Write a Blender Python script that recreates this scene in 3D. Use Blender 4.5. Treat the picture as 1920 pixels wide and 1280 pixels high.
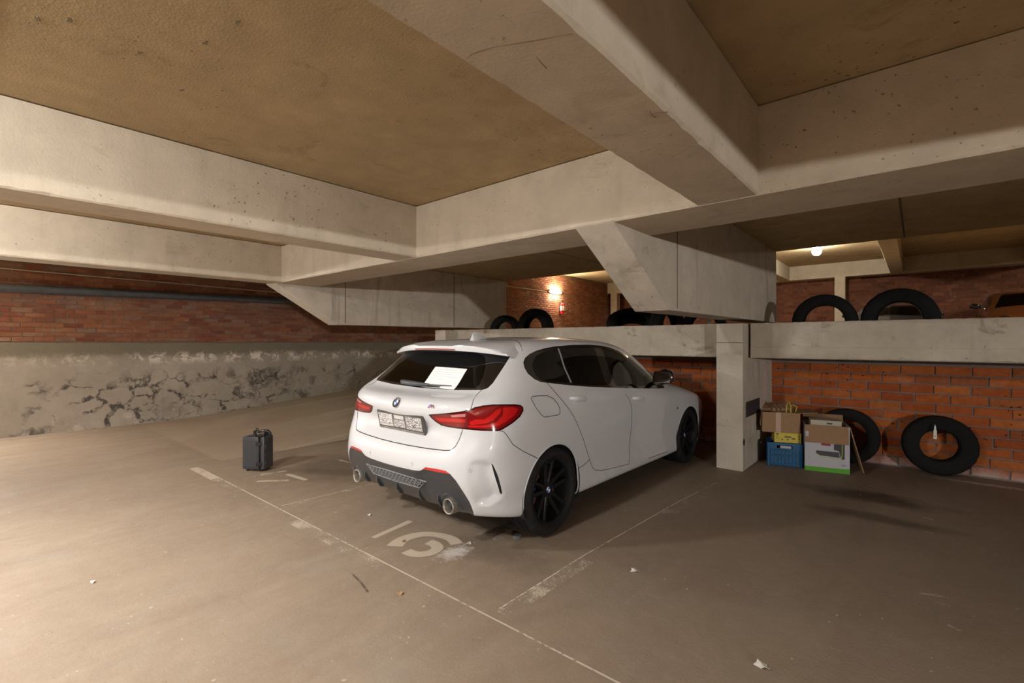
import bpy, bmesh, math, random
import numpy as np
from mathutils import Vector, Matrix, noise as mnoise
from mathutils.bvhtree import BVHTree

for o in list(bpy.data.objects):
    bpy.data.objects.remove(o)
SC = bpy.context.scene
COL = SC.collection
PI = math.pi
rnd = random.Random(7)

# ------------------------------------------------------------------ camera, world, exposure
cam_d = bpy.data.cameras.new('camera')
cam_d.sensor_width = 36.0
cam_d.lens = 36.0 * 889.0 / 1920.0
cam_d.clip_start = 0.02
cam_d.clip_end = 100
cam = bpy.data.objects.new('camera', cam_d)
COL.objects.link(cam)
cam.location = (0, 0, 1.402)
cam.rotation_euler = (PI / 2, 0, math.atan(760 / 889.0))
SC.camera = cam

world = bpy.data.worlds.new('world')
SC.world = world
world.use_nodes = True
bg = world.node_tree.nodes.get('Background')
bg.inputs[0].default_value = (1.0, 0.9, 0.78, 1)
bg.inputs[1].default_value = 0.0

SC.view_settings.view_transform = 'Standard'
SC.view_settings.look = 'None'
SC.view_settings.exposure = 0.12
SC.view_settings.gamma = 1.0
SC.view_settings.use_curve_mapping = False
SC.cycles.max_bounces = 10
SC.cycles.diffuse_bounces = 6
SC.cycles.transparent_max_bounces = 12
SC.cycles.use_denoising = True

# lamps: (name, location, kind, emission strength, colour)
WARM = (1.0, 0.90, 0.76)
LAMPS = [
    ('ceil', (-2.15, -1.25, 2.60), 1100.0, (1.0, 0.99, 0.985), 'round bulkhead lamp on the lower ceiling behind the parking line'),
    ('ceil', (-4.5, -0.95, 2.60), 980.0, (1.0, 0.985, 0.975), 'round bulkhead lamp on the lower ceiling between the two pale beams'),
    ('wallx', (-10.085, -1.0, 1.98), 1000.0, (1.0, 0.97, 0.94), 'oval bulkhead lamp on the long plastered wall'),
    ('wallb', (8.985, -5.0, 1.82), 4200.0, (1.0, 0.975, 0.95), 'oval bulkhead lamp on the plain side wall of the lower deck'),
    ('tube', (-10.085, 14.2, 3.20), 520.0, (1.0, 0.82, 0.58), 'glowing oval lamp on the brick wall above the fire extinguisher'),
    ('globe', (-2.0, 14.6, 3.90), 330.0, (1.0, 0.92, 0.78), 'glowing globe lamp under the upper ceiling'),
    ('globe', (3.9, 14.6, 3.90), 330.0, (1.0, 0.92, 0.78), 'globe lamp under the upper ceiling near the orange car'),
]

# ------------------------------------------------------------------ helpers
class MB:
    """collects simple solids into one mesh"""
    def __init__(self):
        self.v = []; self.f = []; self.m = []
    def add(self, vs, fs, mi=0):
        n = len(self.v)
        self.v += [tuple(p) for p in vs]
        self.f += [tuple(i + n for i in f) for f in fs]
        self.m += [mi] * len(fs)
        return self
    def box(self, lo, hi, mi=0, mat=None):
        x0, y0, z0 = lo; x1, y1, z1 = hi
        vs = [Vector(p) for p in ((x0,y0,z0),(x1,y0,z0),(x1,y1,z0),(x0,y1,z0),(x0,y0,z1),(x1,y0,z1),(x1,y1,z1),(x0,y1,z1))]
        if mat is not None: vs = [mat @ p for p in vs]
        return self.add(vs, [(0,3,2,1),(4,5,6,7),(0,1,5,4),(1,2,6,5),(2,3,7,6),(3,0,4,7)], mi)
    def tube(self, p0, p1, r0, r1=None, n=12, caps=True, mi=0):
        r1 = r0 if r1 is None else r1
        p0 = Vector(p0); p1 = Vector(p1); d = (p1 - p0).normalized()
        a = d.orthogonal().normalized(); b = d.cross(a)
        vs = []
        for p, r in ((p0, r0), (p1, r1)):
            vs += [p + a * (r * math.cos(2*PI*i/n)) + b * (r * math.sin(2*PI*i/n)) for i in range(n)]
        fs = [(i, (i+1) % n, n + (i+1) % n, n + i) for i in range(n)]
        if caps: fs += [tuple(range(n-1, -1, -1)), tuple(range(n, 2*n))]
        return self.add(vs, fs, mi)
    def lathe(self, prof, n=32, mat=None, mi=0, closed=False):
        """prof: (r, h) pairs revolved about z"""
        vs = []; fs = []
        for r, h in prof:
            for i in range(n):
                p = Vector((r*math.cos(2*PI*i/n), r*math.sin(2*PI*i/n), h))
                vs.append(mat @ p if mat is not None else p)
        k = len(prof)
        rng = range(k if closed else k - 1)
        for j in rng:
            j2 = (j + 1) % k
            for i in range(n):
                i2 = (i+1) % n
                fs.append((j*n+i, j*n+i2, j2*n+i2, j2*n+i))
        return self.add(vs, fs, mi)
    def path(self, pts, r, n=8, mi=0, closed=False, caps=True):
        pts = [Vector(p) for p in pts]; m = len(pts); vs = []; fs = []
        up = Vector((0.13, 0.21, 1)).normalized(); prev = None
        for i, p in enumerate(pts):
            if closed: t = pts[(i+1) % m] - pts[i-1]
            else: t = pts[min(i+1, m-1)] - pts[max(i-1, 0)]
            t.normalize()
            a = (prev if prev is not None else up).copy()
            a = a - t * a.dot(t)
            if a.length < 1e-5: a = t.orthogonal()
            a.normalize(); prev = a; b = t.cross(a)
            rr = r[i] if isinstance(r, (list, tuple)) else r
            vs += [p + a*(rr*math.cos(2*PI*k/n)) + b*(rr*math.sin(2*PI*k/n)) for k in range(n)]
        for j in range(m if closed else m - 1):
            j2 = (j+1) % m
            for k in range(n):
                fs.append((j*n+k, j*n+(k+1) % n, j2*n+(k+1) % n, j2*n+k))
        if caps and not closed:
            fs += [tuple(range(n-1, -1, -1)), tuple(range((m-1)*n, m*n))]
        return self.add(vs, fs, mi)
    def prism(self, poly, axis, a, b, mi=0, mat=None):
        """poly: 2-D points extruded along axis ('x','y','z') from a to b"""
        def P(u, w, h):
            p = {'x': (h, u, w), 'y': (u, h, w), 'z': (u, w, h)}[axis]
            p = Vector(p)
            return mat @ p if mat is not None else p
        n = len(poly)
        vs = [P(u, w, a) for u, w in poly] + [P(u, w, b) for u, w in poly]
        fs = [(i, (i+1) % n, n + (i+1) % n, n + i) for i in range(n)]
        fs += [tuple(range(n-1, -1, -1)), tuple(range(n, 2*n))]
        return self.add(vs, fs, mi)
    def build(self, name, mats, parent=None, smooth=None, bevel=0, seg=2, normals=True):
        me = bpy.data.meshes.new(name)
        me.from_pydata(self.v, [], self.f)
        mats = mats if isinstance(mats, (list, tuple)) else [mats]
        for m in mats: me.materials.append(m)
        if len(mats) > 1: me.polygons.foreach_set('material_index', self.m)
        if normals:
            bm = bmesh.new(); bm.from_mesh(me)
            bmesh.ops.remove_doubles(bm, verts=bm.verts, dist=1e-6)
            bmesh.ops.recalc_face_normals(bm, faces=bm.faces)
            if bevel:
                es = [e for e in bm.edges if len(e.link_faces) == 2 and e.calc_face_angle(0) > 0.6]
                bmesh.ops.bevel(bm, geom=es, offset=bevel, segments=seg, profile=0.5, affect='EDGES')
            bm.to_mesh(me); bm.free()
        return link(name, me, parent, smooth)

def link(name, me, parent=None, smooth=None):
    o = bpy.data.objects.new(name, me); COL.objects.link(o)
    if parent is not None: o.parent = parent
    if smooth is not None: shade(me, smooth)
    return o

def shade(me, ang=0.6):
    """smooth shading with sharp edges above an angle"""
    me.polygons.foreach_set('use_smooth', [True] * len(me.polygons))
    bm = bmesh.new(); bm.from_mesh(me)
    for e in bm.edges:
        e.smooth = not (len(e.link_faces) != 2 or e.calc_face_angle(0) > ang)
    bm.to_mesh(me); bm.free()

def tag(o, label=None, cat=None, group=None, kind=None):
    if label: o['label'] = label
    if cat: o['category'] = cat
    if group: o['group'] = group
    if kind: o['kind'] = kind
    return o

def empty(name, loc, label, cat, rot=(0, 0, 0), group=None):
    o = bpy.data.objects.new(name, None); COL.objects.link(o)
    o.location = loc; o.rotation_euler = rot; o.empty_display_size = 0.1
    return tag(o, label, cat, group)

def copy_tree(o, parent=None):
    c = o.copy(); COL.objects.link(c)
    c.parent = parent
    for ch in list(o.children): copy_tree(ch, c)
    return c

# ------------------------------------------------------------------ material helpers
class NT:
    def __init__(self, name):
        self.m = bpy.data.materials.new(name); self.m.use_nodes = True
        self.t = self.m.node_tree
        self.b = self.t.nodes['Principled BSDF']
        self.out = self.t.nodes['Material Output']
    def n(self, ty, **kw):
        nd = self.t.nodes.new(ty)
        for k, val in kw.items():
            if k.startswith('i_'):
                nd.inputs[int(k[2:]) if k[2:].isdigit() else k[2:].replace('_', ' ')].default_value = val
            else: setattr(nd, k, val)
        return nd
    def l(self, a, b): self.t.links.new(a, b)
    def pos(self):
        return self.n('ShaderNodeNewGeometry').outputs['Position']
    def scaled(self, vec, s):
        nd = self.n('ShaderNodeVectorMath', operation='MULTIPLY'); self.l(vec, nd.inputs[0]); nd.inputs[1].default_value = s
        return nd.outputs[0]
    def noise(self, vec, scale, detail=4, rough=0.55, dist=0.0):
        nd = self.n('ShaderNodeTexNoise'); self.l(vec, nd.inputs['Vector'])
        nd.inputs['Scale'].default_value = scale; nd.inputs['Detail'].default_value = detail
        nd.inputs['Roughness'].default_value = rough; nd.inputs['Distortion'].default_value = dist
        return nd.outputs['Fac']
    def ramp(self, fac, stops):
        nd = self.n('ShaderNodeValToRGB'); self.l(fac, nd.inputs[0])
        cr = nd.color_ramp
        while len(cr.elements) < len(stops): cr.elements.new(0.5)
        for e, (p, c) in zip(cr.elements, stops):
            e.position = p
            e.color = (c, c, c, 1) if isinstance(c, (int, float)) else tuple(c) + (1,)
        return nd.outputs[0]
    def mapr(self, val, a, b, c=0.0, d=1.0):
        nd = self.n('ShaderNodeMapRange'); self.l(val, nd.inputs[0])
        for i, x in enumerate((a, b, c, d)): nd.inputs[1 + i].default_value = x
        return nd.outputs[0]
    def math(self, op, a, b=None, clamp=False):
        nd = self.n('ShaderNodeMath', operation=op); nd.use_clamp = clamp
        for i, x in enumerate((a, b)):
            if x is None: continue
            if isinstance(x, (int, float)): nd.inputs[i].default_value = x
            else: self.l(x, nd.inputs[i])
        return nd.outputs[0]
    def mix(self, fac, a, b, mode='MIX'):
        nd = self.n('ShaderNodeMix', data_type='RGBA', blend_type=mode)
        for s, x in ((nd.inputs[0], fac), (nd.inputs[6], a), (nd.inputs[7], b)):
            if isinstance(x, (int, float)): s.default_value = x
            elif isinstance(x, tuple): s.default_value = x + (1,) if len(x) == 3 else x
            else: self.l(x, s)
        return nd.outputs[2]
    def sep(self, vec):
        nd = self.n('ShaderNodeSeparateXYZ'); self.l(vec, nd.inputs[0]); return nd.outputs
    def bump(self, h, strength=0.3, dist=0.01):
        nd = self.n('ShaderNodeBump'); self.l(h, nd.inputs['Height'])
        nd.inputs['Strength'].default_value = strength; nd.inputs['Distance'].default_value = dist
        self.l(nd.outputs[0], self.b.inputs['Normal'])
    def col(self, c): self.l(c, self.b.inputs['Base Color'])

def plain(name, col, rough=0.5, metal=0.0, coat=0.0, grain=0.0, spec=0.5, gscale=60):
    t = NT(name)
    t.b.inputs['Base Color'].default_value = tuple(col) + (1,)
    t.b.inputs['Roughness'].default_value = rough
    t.b.inputs['Metallic'].default_value = metal
    t.b.inputs['Coat Weight'].default_value = coat
    t.b.inputs['Coat Roughness'].default_value = 0.04
    t.b.inputs['Specular IOR Level'].default_value = spec
    if grain:
        tc = t.n('ShaderNodeTexCoord').outputs['Object']
        nz = t.noise(tc, gscale, 3)
        t.col(t.mix(t.mapr(nz, 0.3, 0.7, 0, 1), tuple(c*(1-grain) for c in col), tuple(min(1, c*(1+grain)) for c in col)))
        t.l(t.mapr(nz, 0.3, 0.7, max(0.02, rough-0.08), min(1, rough+0.08)), t.b.inputs['Roughness'])
    return t.m

def concrete(name, lo, hi, rough=0.85, pit=0.35, streak=0.25, stain=0.35, stainc=None, board=None):
    t = NT(name); p = t.pos()
    big = t.noise(p, 0.9, 5, 0.6, 0.4)
    mid = t.noise(p, 5.0, 6, 0.65)
    c = t.mix(t.mapr(big, 0.3, 0.7), lo, hi)
    c = t.mix(t.mapr(mid, 0.35, 0.75, 0.0, 0.6), c, tuple(x*0.74 for x in lo))
    st = t.noise(t.scaled(p, (3.0, 3.0, 0.35)), 2.2, 5, 0.6)
    c = t.mix(t.mapr(st, 0.56, 0.74, 0.0, streak), c, tuple(x*0.62 for x in lo))
    pt = t.noise(p, 42.0, 2, 0.5)
    pm = t.mapr(pt, 0.68, 0.74, 0.0, 1.0)
    gate = t.mapr(t.noise(p, 1.7, 3), 0.46, 0.62)
    pits = t.math('MULTIPLY', pm, gate, True)
    c = t.mix(t.math('MULTIPLY', pits, pit), c, (0.05, 0.035, 0.022))
    bl = t.noise(t.scaled(p, (1.0, 1.0, 1.6)), 3.1, 4, 0.7, 0.9)
    c = t.mix(t.mapr(bl, 0.60, 0.72, 0.0, stain), c, stainc or (lo[0]*0.5, lo[1]*0.44, lo[2]*0.36))
    t.col(c)
    t.b.inputs['Roughness'].default_value = rough
    t.b.inputs['Specular IOR Level'].default_value = 0.25
    h = t.math('ADD', t.math('MULTIPLY', t.noise(p, 90, 3), 0.5), t.math('MULTIPLY', pits, -1.6))
    h = t.math('ADD', h, t.math('MULTIPLY', mid, 0.8))
    t.bump(h, 0.45, 0.007)
    return t.m
# ------------------------------------------------------------------ materials of the setting
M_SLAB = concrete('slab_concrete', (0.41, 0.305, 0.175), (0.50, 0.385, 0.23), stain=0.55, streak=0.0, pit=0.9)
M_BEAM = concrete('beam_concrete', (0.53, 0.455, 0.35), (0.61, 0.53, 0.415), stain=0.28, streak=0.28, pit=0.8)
M_COLUMN = concrete('column_concrete', (0.52, 0.455, 0.365), (0.64, 0.57, 0.47), stain=0.5, streak=0.8, pit=0.9)
M_LEDGE = concrete('parapet_concrete', (0.42, 0.36, 0.275), (0.58, 0.51, 0.41), stain=0.7, streak=0.35, pit=1.0)

def floor_material():
    t = NT('floor_concrete'); p = t.pos()
    big = t.noise(t.scaled(p, (1, 1, 0)), 0.55, 5, 0.6, 0.6)
    c = t.mix(t.mapr(big, 0.3, 0.7), (0.26, 0.193, 0.134), (0.335, 0.26, 0.187))
    sw = t.noise(t.scaled(p, (1.0, 0.35, 0)), 2.0, 6, 0.65, 1.2)
    c = t.mix(t.mapr(sw, 0.42, 0.68, 0, 0.55), c, (0.225, 0.165, 0.115))
    c = t.mix(t.mapr(t.noise(p, 1.4, 4, 0.6, 0.5), 0.55, 0.72, 0, 0.45), c, (0.30, 0.265, 0.215))
    c = t.mix(t.mapr(t.noise(p, 11, 6, 0.7), 0.45, 0.75, 0, 0.30), c, (0.42, 0.34, 0.26))
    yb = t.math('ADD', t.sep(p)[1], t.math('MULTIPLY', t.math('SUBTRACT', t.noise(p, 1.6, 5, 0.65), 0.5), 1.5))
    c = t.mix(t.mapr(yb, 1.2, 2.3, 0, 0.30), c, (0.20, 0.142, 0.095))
    sc = t.noise(t.scaled(p, (0.5, 2.6, 0)), 3.3, 7, 0.75, 0.7)
    c = t.mix(t.mapr(sc, 0.58, 0.72, 0, 0.45), c, (0.20, 0.15, 0.105))
    c = t.mix(t.mapr(t.noise(p, 130, 2, 0.5), 0.3, 0.7, 0, 0.22), c, (0.16, 0.12, 0.085))
    # dark blotches with ragged edges
    for (ox, oy, rx, ry, k) in ((-0.35, 5.35, 0.55, 0.20, 0.8), (-0.25, 4.75, 0.55, 0.13, 0.6), (-2.62, 2.95, 0.55, 0.5, 0.4), (-2.2, 2.35, 0.5, 0.22, 0.35), (-4.9, 2.75, 0.75, 0.5, 0.5)):
        m = t.n('ShaderNodeVectorMath', operation='SUBTRACT'); t.l(p, m.inputs[0]); m.inputs[1].default_value = (ox, oy, 0)
        q = t.n('ShaderNodeVectorMath', operation='DIVIDE'); t.l(m.outputs[0], q.inputs[0]); q.inputs[1].default_value = (rx, ry, 1)
        ln = t.n('ShaderNodeVectorMath', operation='LENGTH'); t.l(q.outputs[0], ln.inputs[0])
        d = t.math('ADD', ln.outputs['Value'], t.math('MULTIPLY', t.math('SUBTRACT', t.noise(p, 3.2, 5, 0.65), 0.5), 1.5))
        c = t.mix(t.mapr(d, 0.45, 1.15, k, 0.0), c, (0.06, 0.045, 0.032))
    # white splash beside the digit, pale lime near the brick wall
    for (ox, oy, rx, ry) in ((-2.34, 2.15, 0.11, 0.18), (0.55, 6.55, 0.55, 0.07), (1.3, 6.4, 0.5, 0.06)):
        m = t.n('ShaderNodeVectorMath', operation='SUBTRACT'); t.l(p, m.inputs[0]); m.inputs[1].default_value = (ox, oy, 0)
        q = t.n('ShaderNodeVectorMath', operation='DIVIDE'); t.l(m.outputs[0], q.inputs[0]); q.inputs[1].default_value = (rx, ry, 1)
        ln = t.n('ShaderNodeVectorMath', operation='LENGTH'); t.l(q.outputs[0], ln.inputs[0])
        d = t.math('ADD', ln.outputs['Value'], t.math('MULTIPLY', t.math('SUBTRACT', t.noise(p, 22, 5, 0.7), 0.5), 2.6))
        c = t.mix(t.mapr(d, 0.2, 0.9, 0.75, 0.0), c, (0.62, 0.58, 0.53))
    # small pale chips and dark grit
    ch = t.noise(p, 34, 2, 0.4)
    gate = t.mapr(t.noise(p, 2.3, 3), 0.47, 0.62)
    c = t.mix(t.math('MULTIPLY', t.mapr(ch, 0.70, 0.76), gate), c, (0.58, 0.50, 0.40))
    gr = t.noise(p, 55, 2, 0.4)
    c = t.mix(t.math('MULTIPLY', t.mapr(gr, 0.71, 0.76), t.mapr(t.noise(p, 1.9, 3, 0.5, 0.3), 0.45, 0.6, 0, 0.7)), c, (0.07, 0.05, 0.035))
    t.col(c)
    t.l(t.mapr(sw, 0.3, 0.7, 0.55, 0.8), t.b.inputs['Roughness'])
    t.b.inputs['Specular IOR Level'].default_value = 0.3
    t.bump(t.math('ADD', t.noise(p, 60, 4, 0.6), t.math('MULTIPLY', t.noise(p, 9, 3), 1.2)), 0.3, 0.004)
    return t.m
M_FLOOR = floor_material()

def ramp_material():
    t = NT('ramp_concrete'); p = t.pos()
    c = t.mix(t.mapr(t.noise(t.scaled(p, (1, 0.25, 0.2)), 1.6, 5, 0.6, 0.5), 0.3, 0.7), (0.31, 0.25, 0.165), (0.42, 0.36, 0.265))
    c = t.mix(t.mapr(t.noise(p, 7, 5, 0.7), 0.5, 0.75, 0, 0.3), c, (0.24, 0.19, 0.13))
    fl_ = t.mix(t.mapr(t.noise(t.scaled(p, (1, 1, 0)), 0.55, 5, 0.6, 0.6), 0.3, 0.7), (0.26, 0.193, 0.134), (0.335, 0.26, 0.187))
    yy = t.math('ADD', t.sep(p)[1], t.math('MULTIPLY', t.math('SUBTRACT', t.noise(p, 1.1, 4), 0.5), 1.6))
    c = t.mix(t.mapr(yy, 2.6, 4.6), fl_, c)
    t.col(c); t.b.inputs['Roughness'].default_value = 0.75; t.b.inputs['Specular IOR Level'].default_value = 0.3
    t.bump(t.noise(p, 60, 4, 0.6), 0.25, 0.004)
    return t.m
M_RAMP = ramp_material()

def brick_material(name, cols, single, top_shade=0.0, lime=None, splash=False, smear=0.0):
    t = NT(name); p = t.pos()
    if single: rv = t.n('ShaderNodeObjectInfo').outputs['Random']
    else:
        a = t.n('ShaderNodeAttribute', attribute_name='tone'); rv = a.outputs['Fac']
    c = t.ramp(rv, cols)
    c = t.mix(t.mapr(t.noise(p, 16, 5, 0.7), 0.4, 0.75, 0, 0.45), c, tuple(x*0.45 for x in cols[0][1]))
    c = t.mix(t.mapr(t.noise(p, 4.5, 5, 0.7, 0.6), 0.56, 0.72, 0, 0.35), c, (0.42, 0.30, 0.22))
    if smear:
        sm = t.noise(t.scaled(p, (1, 0.8, 2.6)), 2.6, 7, 0.72, 0.8)
        c = t.mix(t.mapr(sm, 0.46, 0.70, 0, smear), c, (0.33, 0.24, 0.185))
        c = t.mix(t.mapr(t.noise(t.scaled(p, (1, 0.7, 1.8)), 1.3, 5, 0.7, 0.5), 0.48, 0.66, 0, 0.7), c, (0.17, 0.085, 0.06))
    if top_shade:
        z = t.sep(p)[2]
        c = t.mix(t.math('MULTIPLY', t.mapr(t.math('ADD', z, t.math('MULTIPLY', t.noise(p, 1.1, 4), 0.7)), 2.35, 2.75), top_shade), c, (0.085, 0.048, 0.044))  # shade on the upper courses, put into the brick colour
    if lime:
        z = t.sep(p)[2]
        zz = t.math('SUBTRACT', z, t.math('MULTIPLY', t.noise(p, 5, 4, 0.7), 0.22))
        c = t.mix(t.mapr(zz, -0.10, 0.02, 0.75, 0), c, (0.50, 0.44, 0.40))
    if splash:
        sp = t.mapr(t.noise(p, 26, 2, 0.45), 0.665, 0.69)
        gate = t.mapr(t.noise(p, 1.6, 2, 0.5), 0.47, 0.58)
        c = t.mix(t.math('MULTIPLY', sp, gate), c, (0.02, 0.012, 0.01))
    t.col(c); t.b.inputs['Roughness'].default_value = 0.9; t.b.inputs['Specular IOR Level'].default_value = 0.2
    t.bump(t.noise(p, 70, 4, 0.65), 0.5, 0.004)
    return t.m
CF = [(0.0, (0.33, 0.075, 0.022)), (0.45, (0.44, 0.115, 0.030)), (0.85, (0.50, 0.155, 0.040)), (1.0, (0.20, 0.065, 0.035))]
CL = [(0.0, (0.20, 0.065, 0.042)), (0.4, (0.30, 0.105, 0.058)), (0.75, (0.36, 0.155, 0.075)), (1.0, (0.27, 0.17, 0.13))]
CD = [(0.0, (0.13, 0.045, 0.028)), (0.5, (0.18, 0.065, 0.035)), (1.0, (0.23, 0.085, 0.045))]
M_BRICK_D = brick_material('dark_brick_courses', CD, False)
M_MORTAR_D = concrete('dark_mortar', (0.13, 0.085, 0.06), (0.17, 0.115, 0.08), stain=0.2)
M_BRICK_F = brick_material('orange_brick', CF, True, lime=True, splash=True)
M_BRICK_FS = brick_material('orange_brick_courses', CF, False, lime=True)
M_BRICK_L = brick_material('red_brick', CL, True, top_shade=0.8, smear=0.55)
M_BRICK_LS = brick_material('red_brick_courses', CL, False, top_shade=0.0, smear=0.35)
M_BRICK_LT = brick_material('shaded_brick_courses', CL, False, top_shade=0.8, smear=0.55)
M_MORTAR_F = concrete('blue_grey_mortar', (0.20, 0.155, 0.14), (0.27, 0.22, 0.20), stain=0.2)
M_MORTAR_L = concrete('sandy_mortar', (0.21, 0.15, 0.11), (0.28, 0.21, 0.155), stain=0.2)

def plaster_material():
    t = NT('stained_plaster'); p = t.pos(); s = t.sep(p); z = s[2]; y = s[1]
    c = t.mix(t.mapr(t.noise(p, 1.0, 5, 0.6, 0.4), 0.3, 0.7), (0.33, 0.29, 0.235), (0.44, 0.39, 0.325))
    c = t.mix(t.mapr(t.noise(p, 6, 5, 0.7), 0.45, 0.75, 0, 0.4), c, (0.25, 0.215, 0.17))
    # greenish upper band, its lower edge wavers
    zb = t.math('ADD', z, t.math('MULTIPLY', t.math('SUBTRACT', t.noise(p, 1.3, 4), 0.5), 0.16))
    c = t.mix(t.mapr(zb, 1.13, 1.20, 0, 0.72), c, (0.18, 0.165, 0.12))
    # damp patch to the far end
    c = t.mix(t.mapr(t.math('ADD', y, t.math('MULTIPLY', t.noise(p, 0.9, 4), 3.0)), 4.0, 6.5, 0, 0.35), c, (0.18, 0.165, 0.125))
    # flaking along irregular cells: dark cracks
    wob = t.n('ShaderNodeVectorMath', operation='MULTIPLY_ADD')
    nz = t.n('ShaderNodeTexNoise'); t.l(p, nz.inputs['Vector']); nz.inputs['Scale'].default_value = 4.5; nz.inputs['Detail'].default_value = 4
    t.l(nz.outputs['Color'], wob.inputs[0]); wob.inputs[1].default_value = (0.32, 0.32, 0.32); t.l(p, wob.inputs[2])
    vo = t.n('ShaderNodeTexVoronoi', feature='DISTANCE_TO_EDGE'); t.l(t.scaled(wob.outputs[0], (1, 0.8, 1.25)), vo.inputs['Vector']); vo.inputs['Scale'].default_value = 3.1
    wv = t.noise(p, 2.1, 4, 0.6)
    crack = t.mapr(t.math('SUBTRACT', vo.outputs['Distance'], t.mapr(wv, 0.40, 0.72, -0.02, 0.14)), 0.0, 0.05, 1, 0)
    low = t.mapr(z, 0.95, 0.75)
    gate = t.mapr(t.math('ADD', t.noise(p, 1.25, 4, 0.6), t.math('MULTIPLY', t.mapr(y, 0.2, 4.6), 0.08)), 0.50, 0.60)
    cm = t.math('MULTIPLY', t.math('MULTIPLY', crack, gate), low, True)
    cm = t.math('MULTIPLY', cm, t.mapr(t.noise(p, 8, 5, 0.75, 0.4), 0.42, 0.54))
    c = t.mix(t.math('MULTIPLY', cm, 0.9), c, (0.06, 0.05, 0.045))
    blot = t.math('MULTIPLY', t.mapr(t.noise(p, 2.7, 6, 0.72, 0.6), 0.525, 0.61), t.math('MULTIPLY', low, t.mapr(y, 2.0, 3.2)))
    blot = t.math('MULTIPLY', blot, t.mapr(y, 6.6, 5.4))
    c = t.mix(t.math('MULTIPLY', blot, 0.75), c, (0.085, 0.07, 0.06))
    # white salts in a band
    band = t.math('MULTIPLY', t.mapr(z, 0.98, 1.10), t.mapr(z, 1.24, 1.14))
    salt = t.math('MULTIPLY', band, t.mapr(t.noise(p, 6.5, 6, 0.75, 0.5), 0.50, 0.55))
    salt = t.math('MULTIPLY', salt, t.mapr(t.noise(p, 0.9, 3), 0.36, 0.48))
    salt = t.math('MULTIPLY', salt, t.mapr(y, 0.9, 2.2, 0.25, 1))
    c = t.mix(t.math('MULTIPLY', salt, 0.95), c, (0.74, 0.68, 0.60))
    low2 = t.math('MULTIPLY', t.mapr(t.math('SUBTRACT', z, t.math('MULTIPLY', t.mapr(y, 2.3, 8), 0.5)), 0.42, 0.1), t.mapr(t.noise(p, 5, 6, 0.75, 0.4), 0.57, 0.64))
    c = t.mix(t.math('MULTIPLY', low2, 0.5), c, (0.62, 0.56, 0.50))
    t.col(c); t.b.inputs['Roughness'].default_value = 0.9; t.b.inputs['Specular IOR Level'].default_value = 0.2
    t.bump(t.math('ADD', t.math('MULTIPLY', t.noise(p, 30, 5, 0.7), 0.6), t.math('MULTIPLY', cm, -1.0)), 0.5, 0.01)
    return t.m
M_PLASTER = plaster_material()

def struct(o, label=None):
    o['kind'] = 'structure'
    if label: o['label'] = label
    return o

# ------------------------------------------------------------------ room shell
WL, YF, ZC, ZD, YU = -10.10, 6.85, 2.60, 1.30, 7.10    # left wall, brick wall under the deck, ceiling, upper deck, upper bay start
XR, YB, YE, ZU = 9.0, -8.5, 18.70, 3.90

def grid_plane(name, x0, x1, y0, y1, z, mat, parent=None):
    b = MB(); b.add([(x0,y0,z),(x1,y0,z),(x1,y1,z),(x0,y1,z)], [(0,1,2,3)])
    return b.build(name, mat, parent)

fl = MB(); fl.box((WL-0.2, YB-0.2, -0.2), (XR+0.2, YF+0.15, 0.0))
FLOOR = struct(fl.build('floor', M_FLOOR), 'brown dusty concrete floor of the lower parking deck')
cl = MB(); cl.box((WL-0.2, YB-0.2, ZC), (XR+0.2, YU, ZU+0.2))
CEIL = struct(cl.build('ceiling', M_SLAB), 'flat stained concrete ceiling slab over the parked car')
cu = MB(); cu.box((WL-0.2, YU, ZU), (XR+0.2, YE+0.2, ZU+0.2))
struct(cu.build('upper_ceiling', M_SLAB), 'higher ceiling slab over the upper deck')
# upper deck
dk = MB(); dk.box((WL+3.87, 5.95, ZD-0.09), (XR+0.2, YE+0.2, ZD))
struct(dk.build('upper_deck_floor', M_SLAB), 'raised parking deck carrying the tyres behind the ledge')

# ramp along the left wall
rp = MB()
ys = [2.0 + 0.25*i for i in range(68)]
def ramp_z(y):
    if y < 2.2: return 0.0
    if y < 3.2: return 0.0435*(y-2.2)**2
    return min(ZD, 0.0435 + 0.087*(y-3.2))
vs = []; fs = []
for y in ys:
    z = ramp_z(y) + 0.002
    vs += [(WL, y, z), (-6.235, y, z), (-6.215, y, z-0.02), (-6.215, y, -0.02)]
for i in range(len(ys)-1):
    for k in range(3):
        fs.append((4*i+k, 4*i+k+1, 4*i+5+k, 4*i+4+k))
rp.add(vs, fs)
struct(rp.build('floor_ramp', M_RAMP), 'pale concrete ramp rising along the plastered wall')
rp = MB(); rp.box((WL, ys[-1], ZD-0.1), (-6.215, YE, ZD+0.002))
struct(rp.build('ramp_landing', M_RAMP), 'concrete landing at the top of the ramp')

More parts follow.
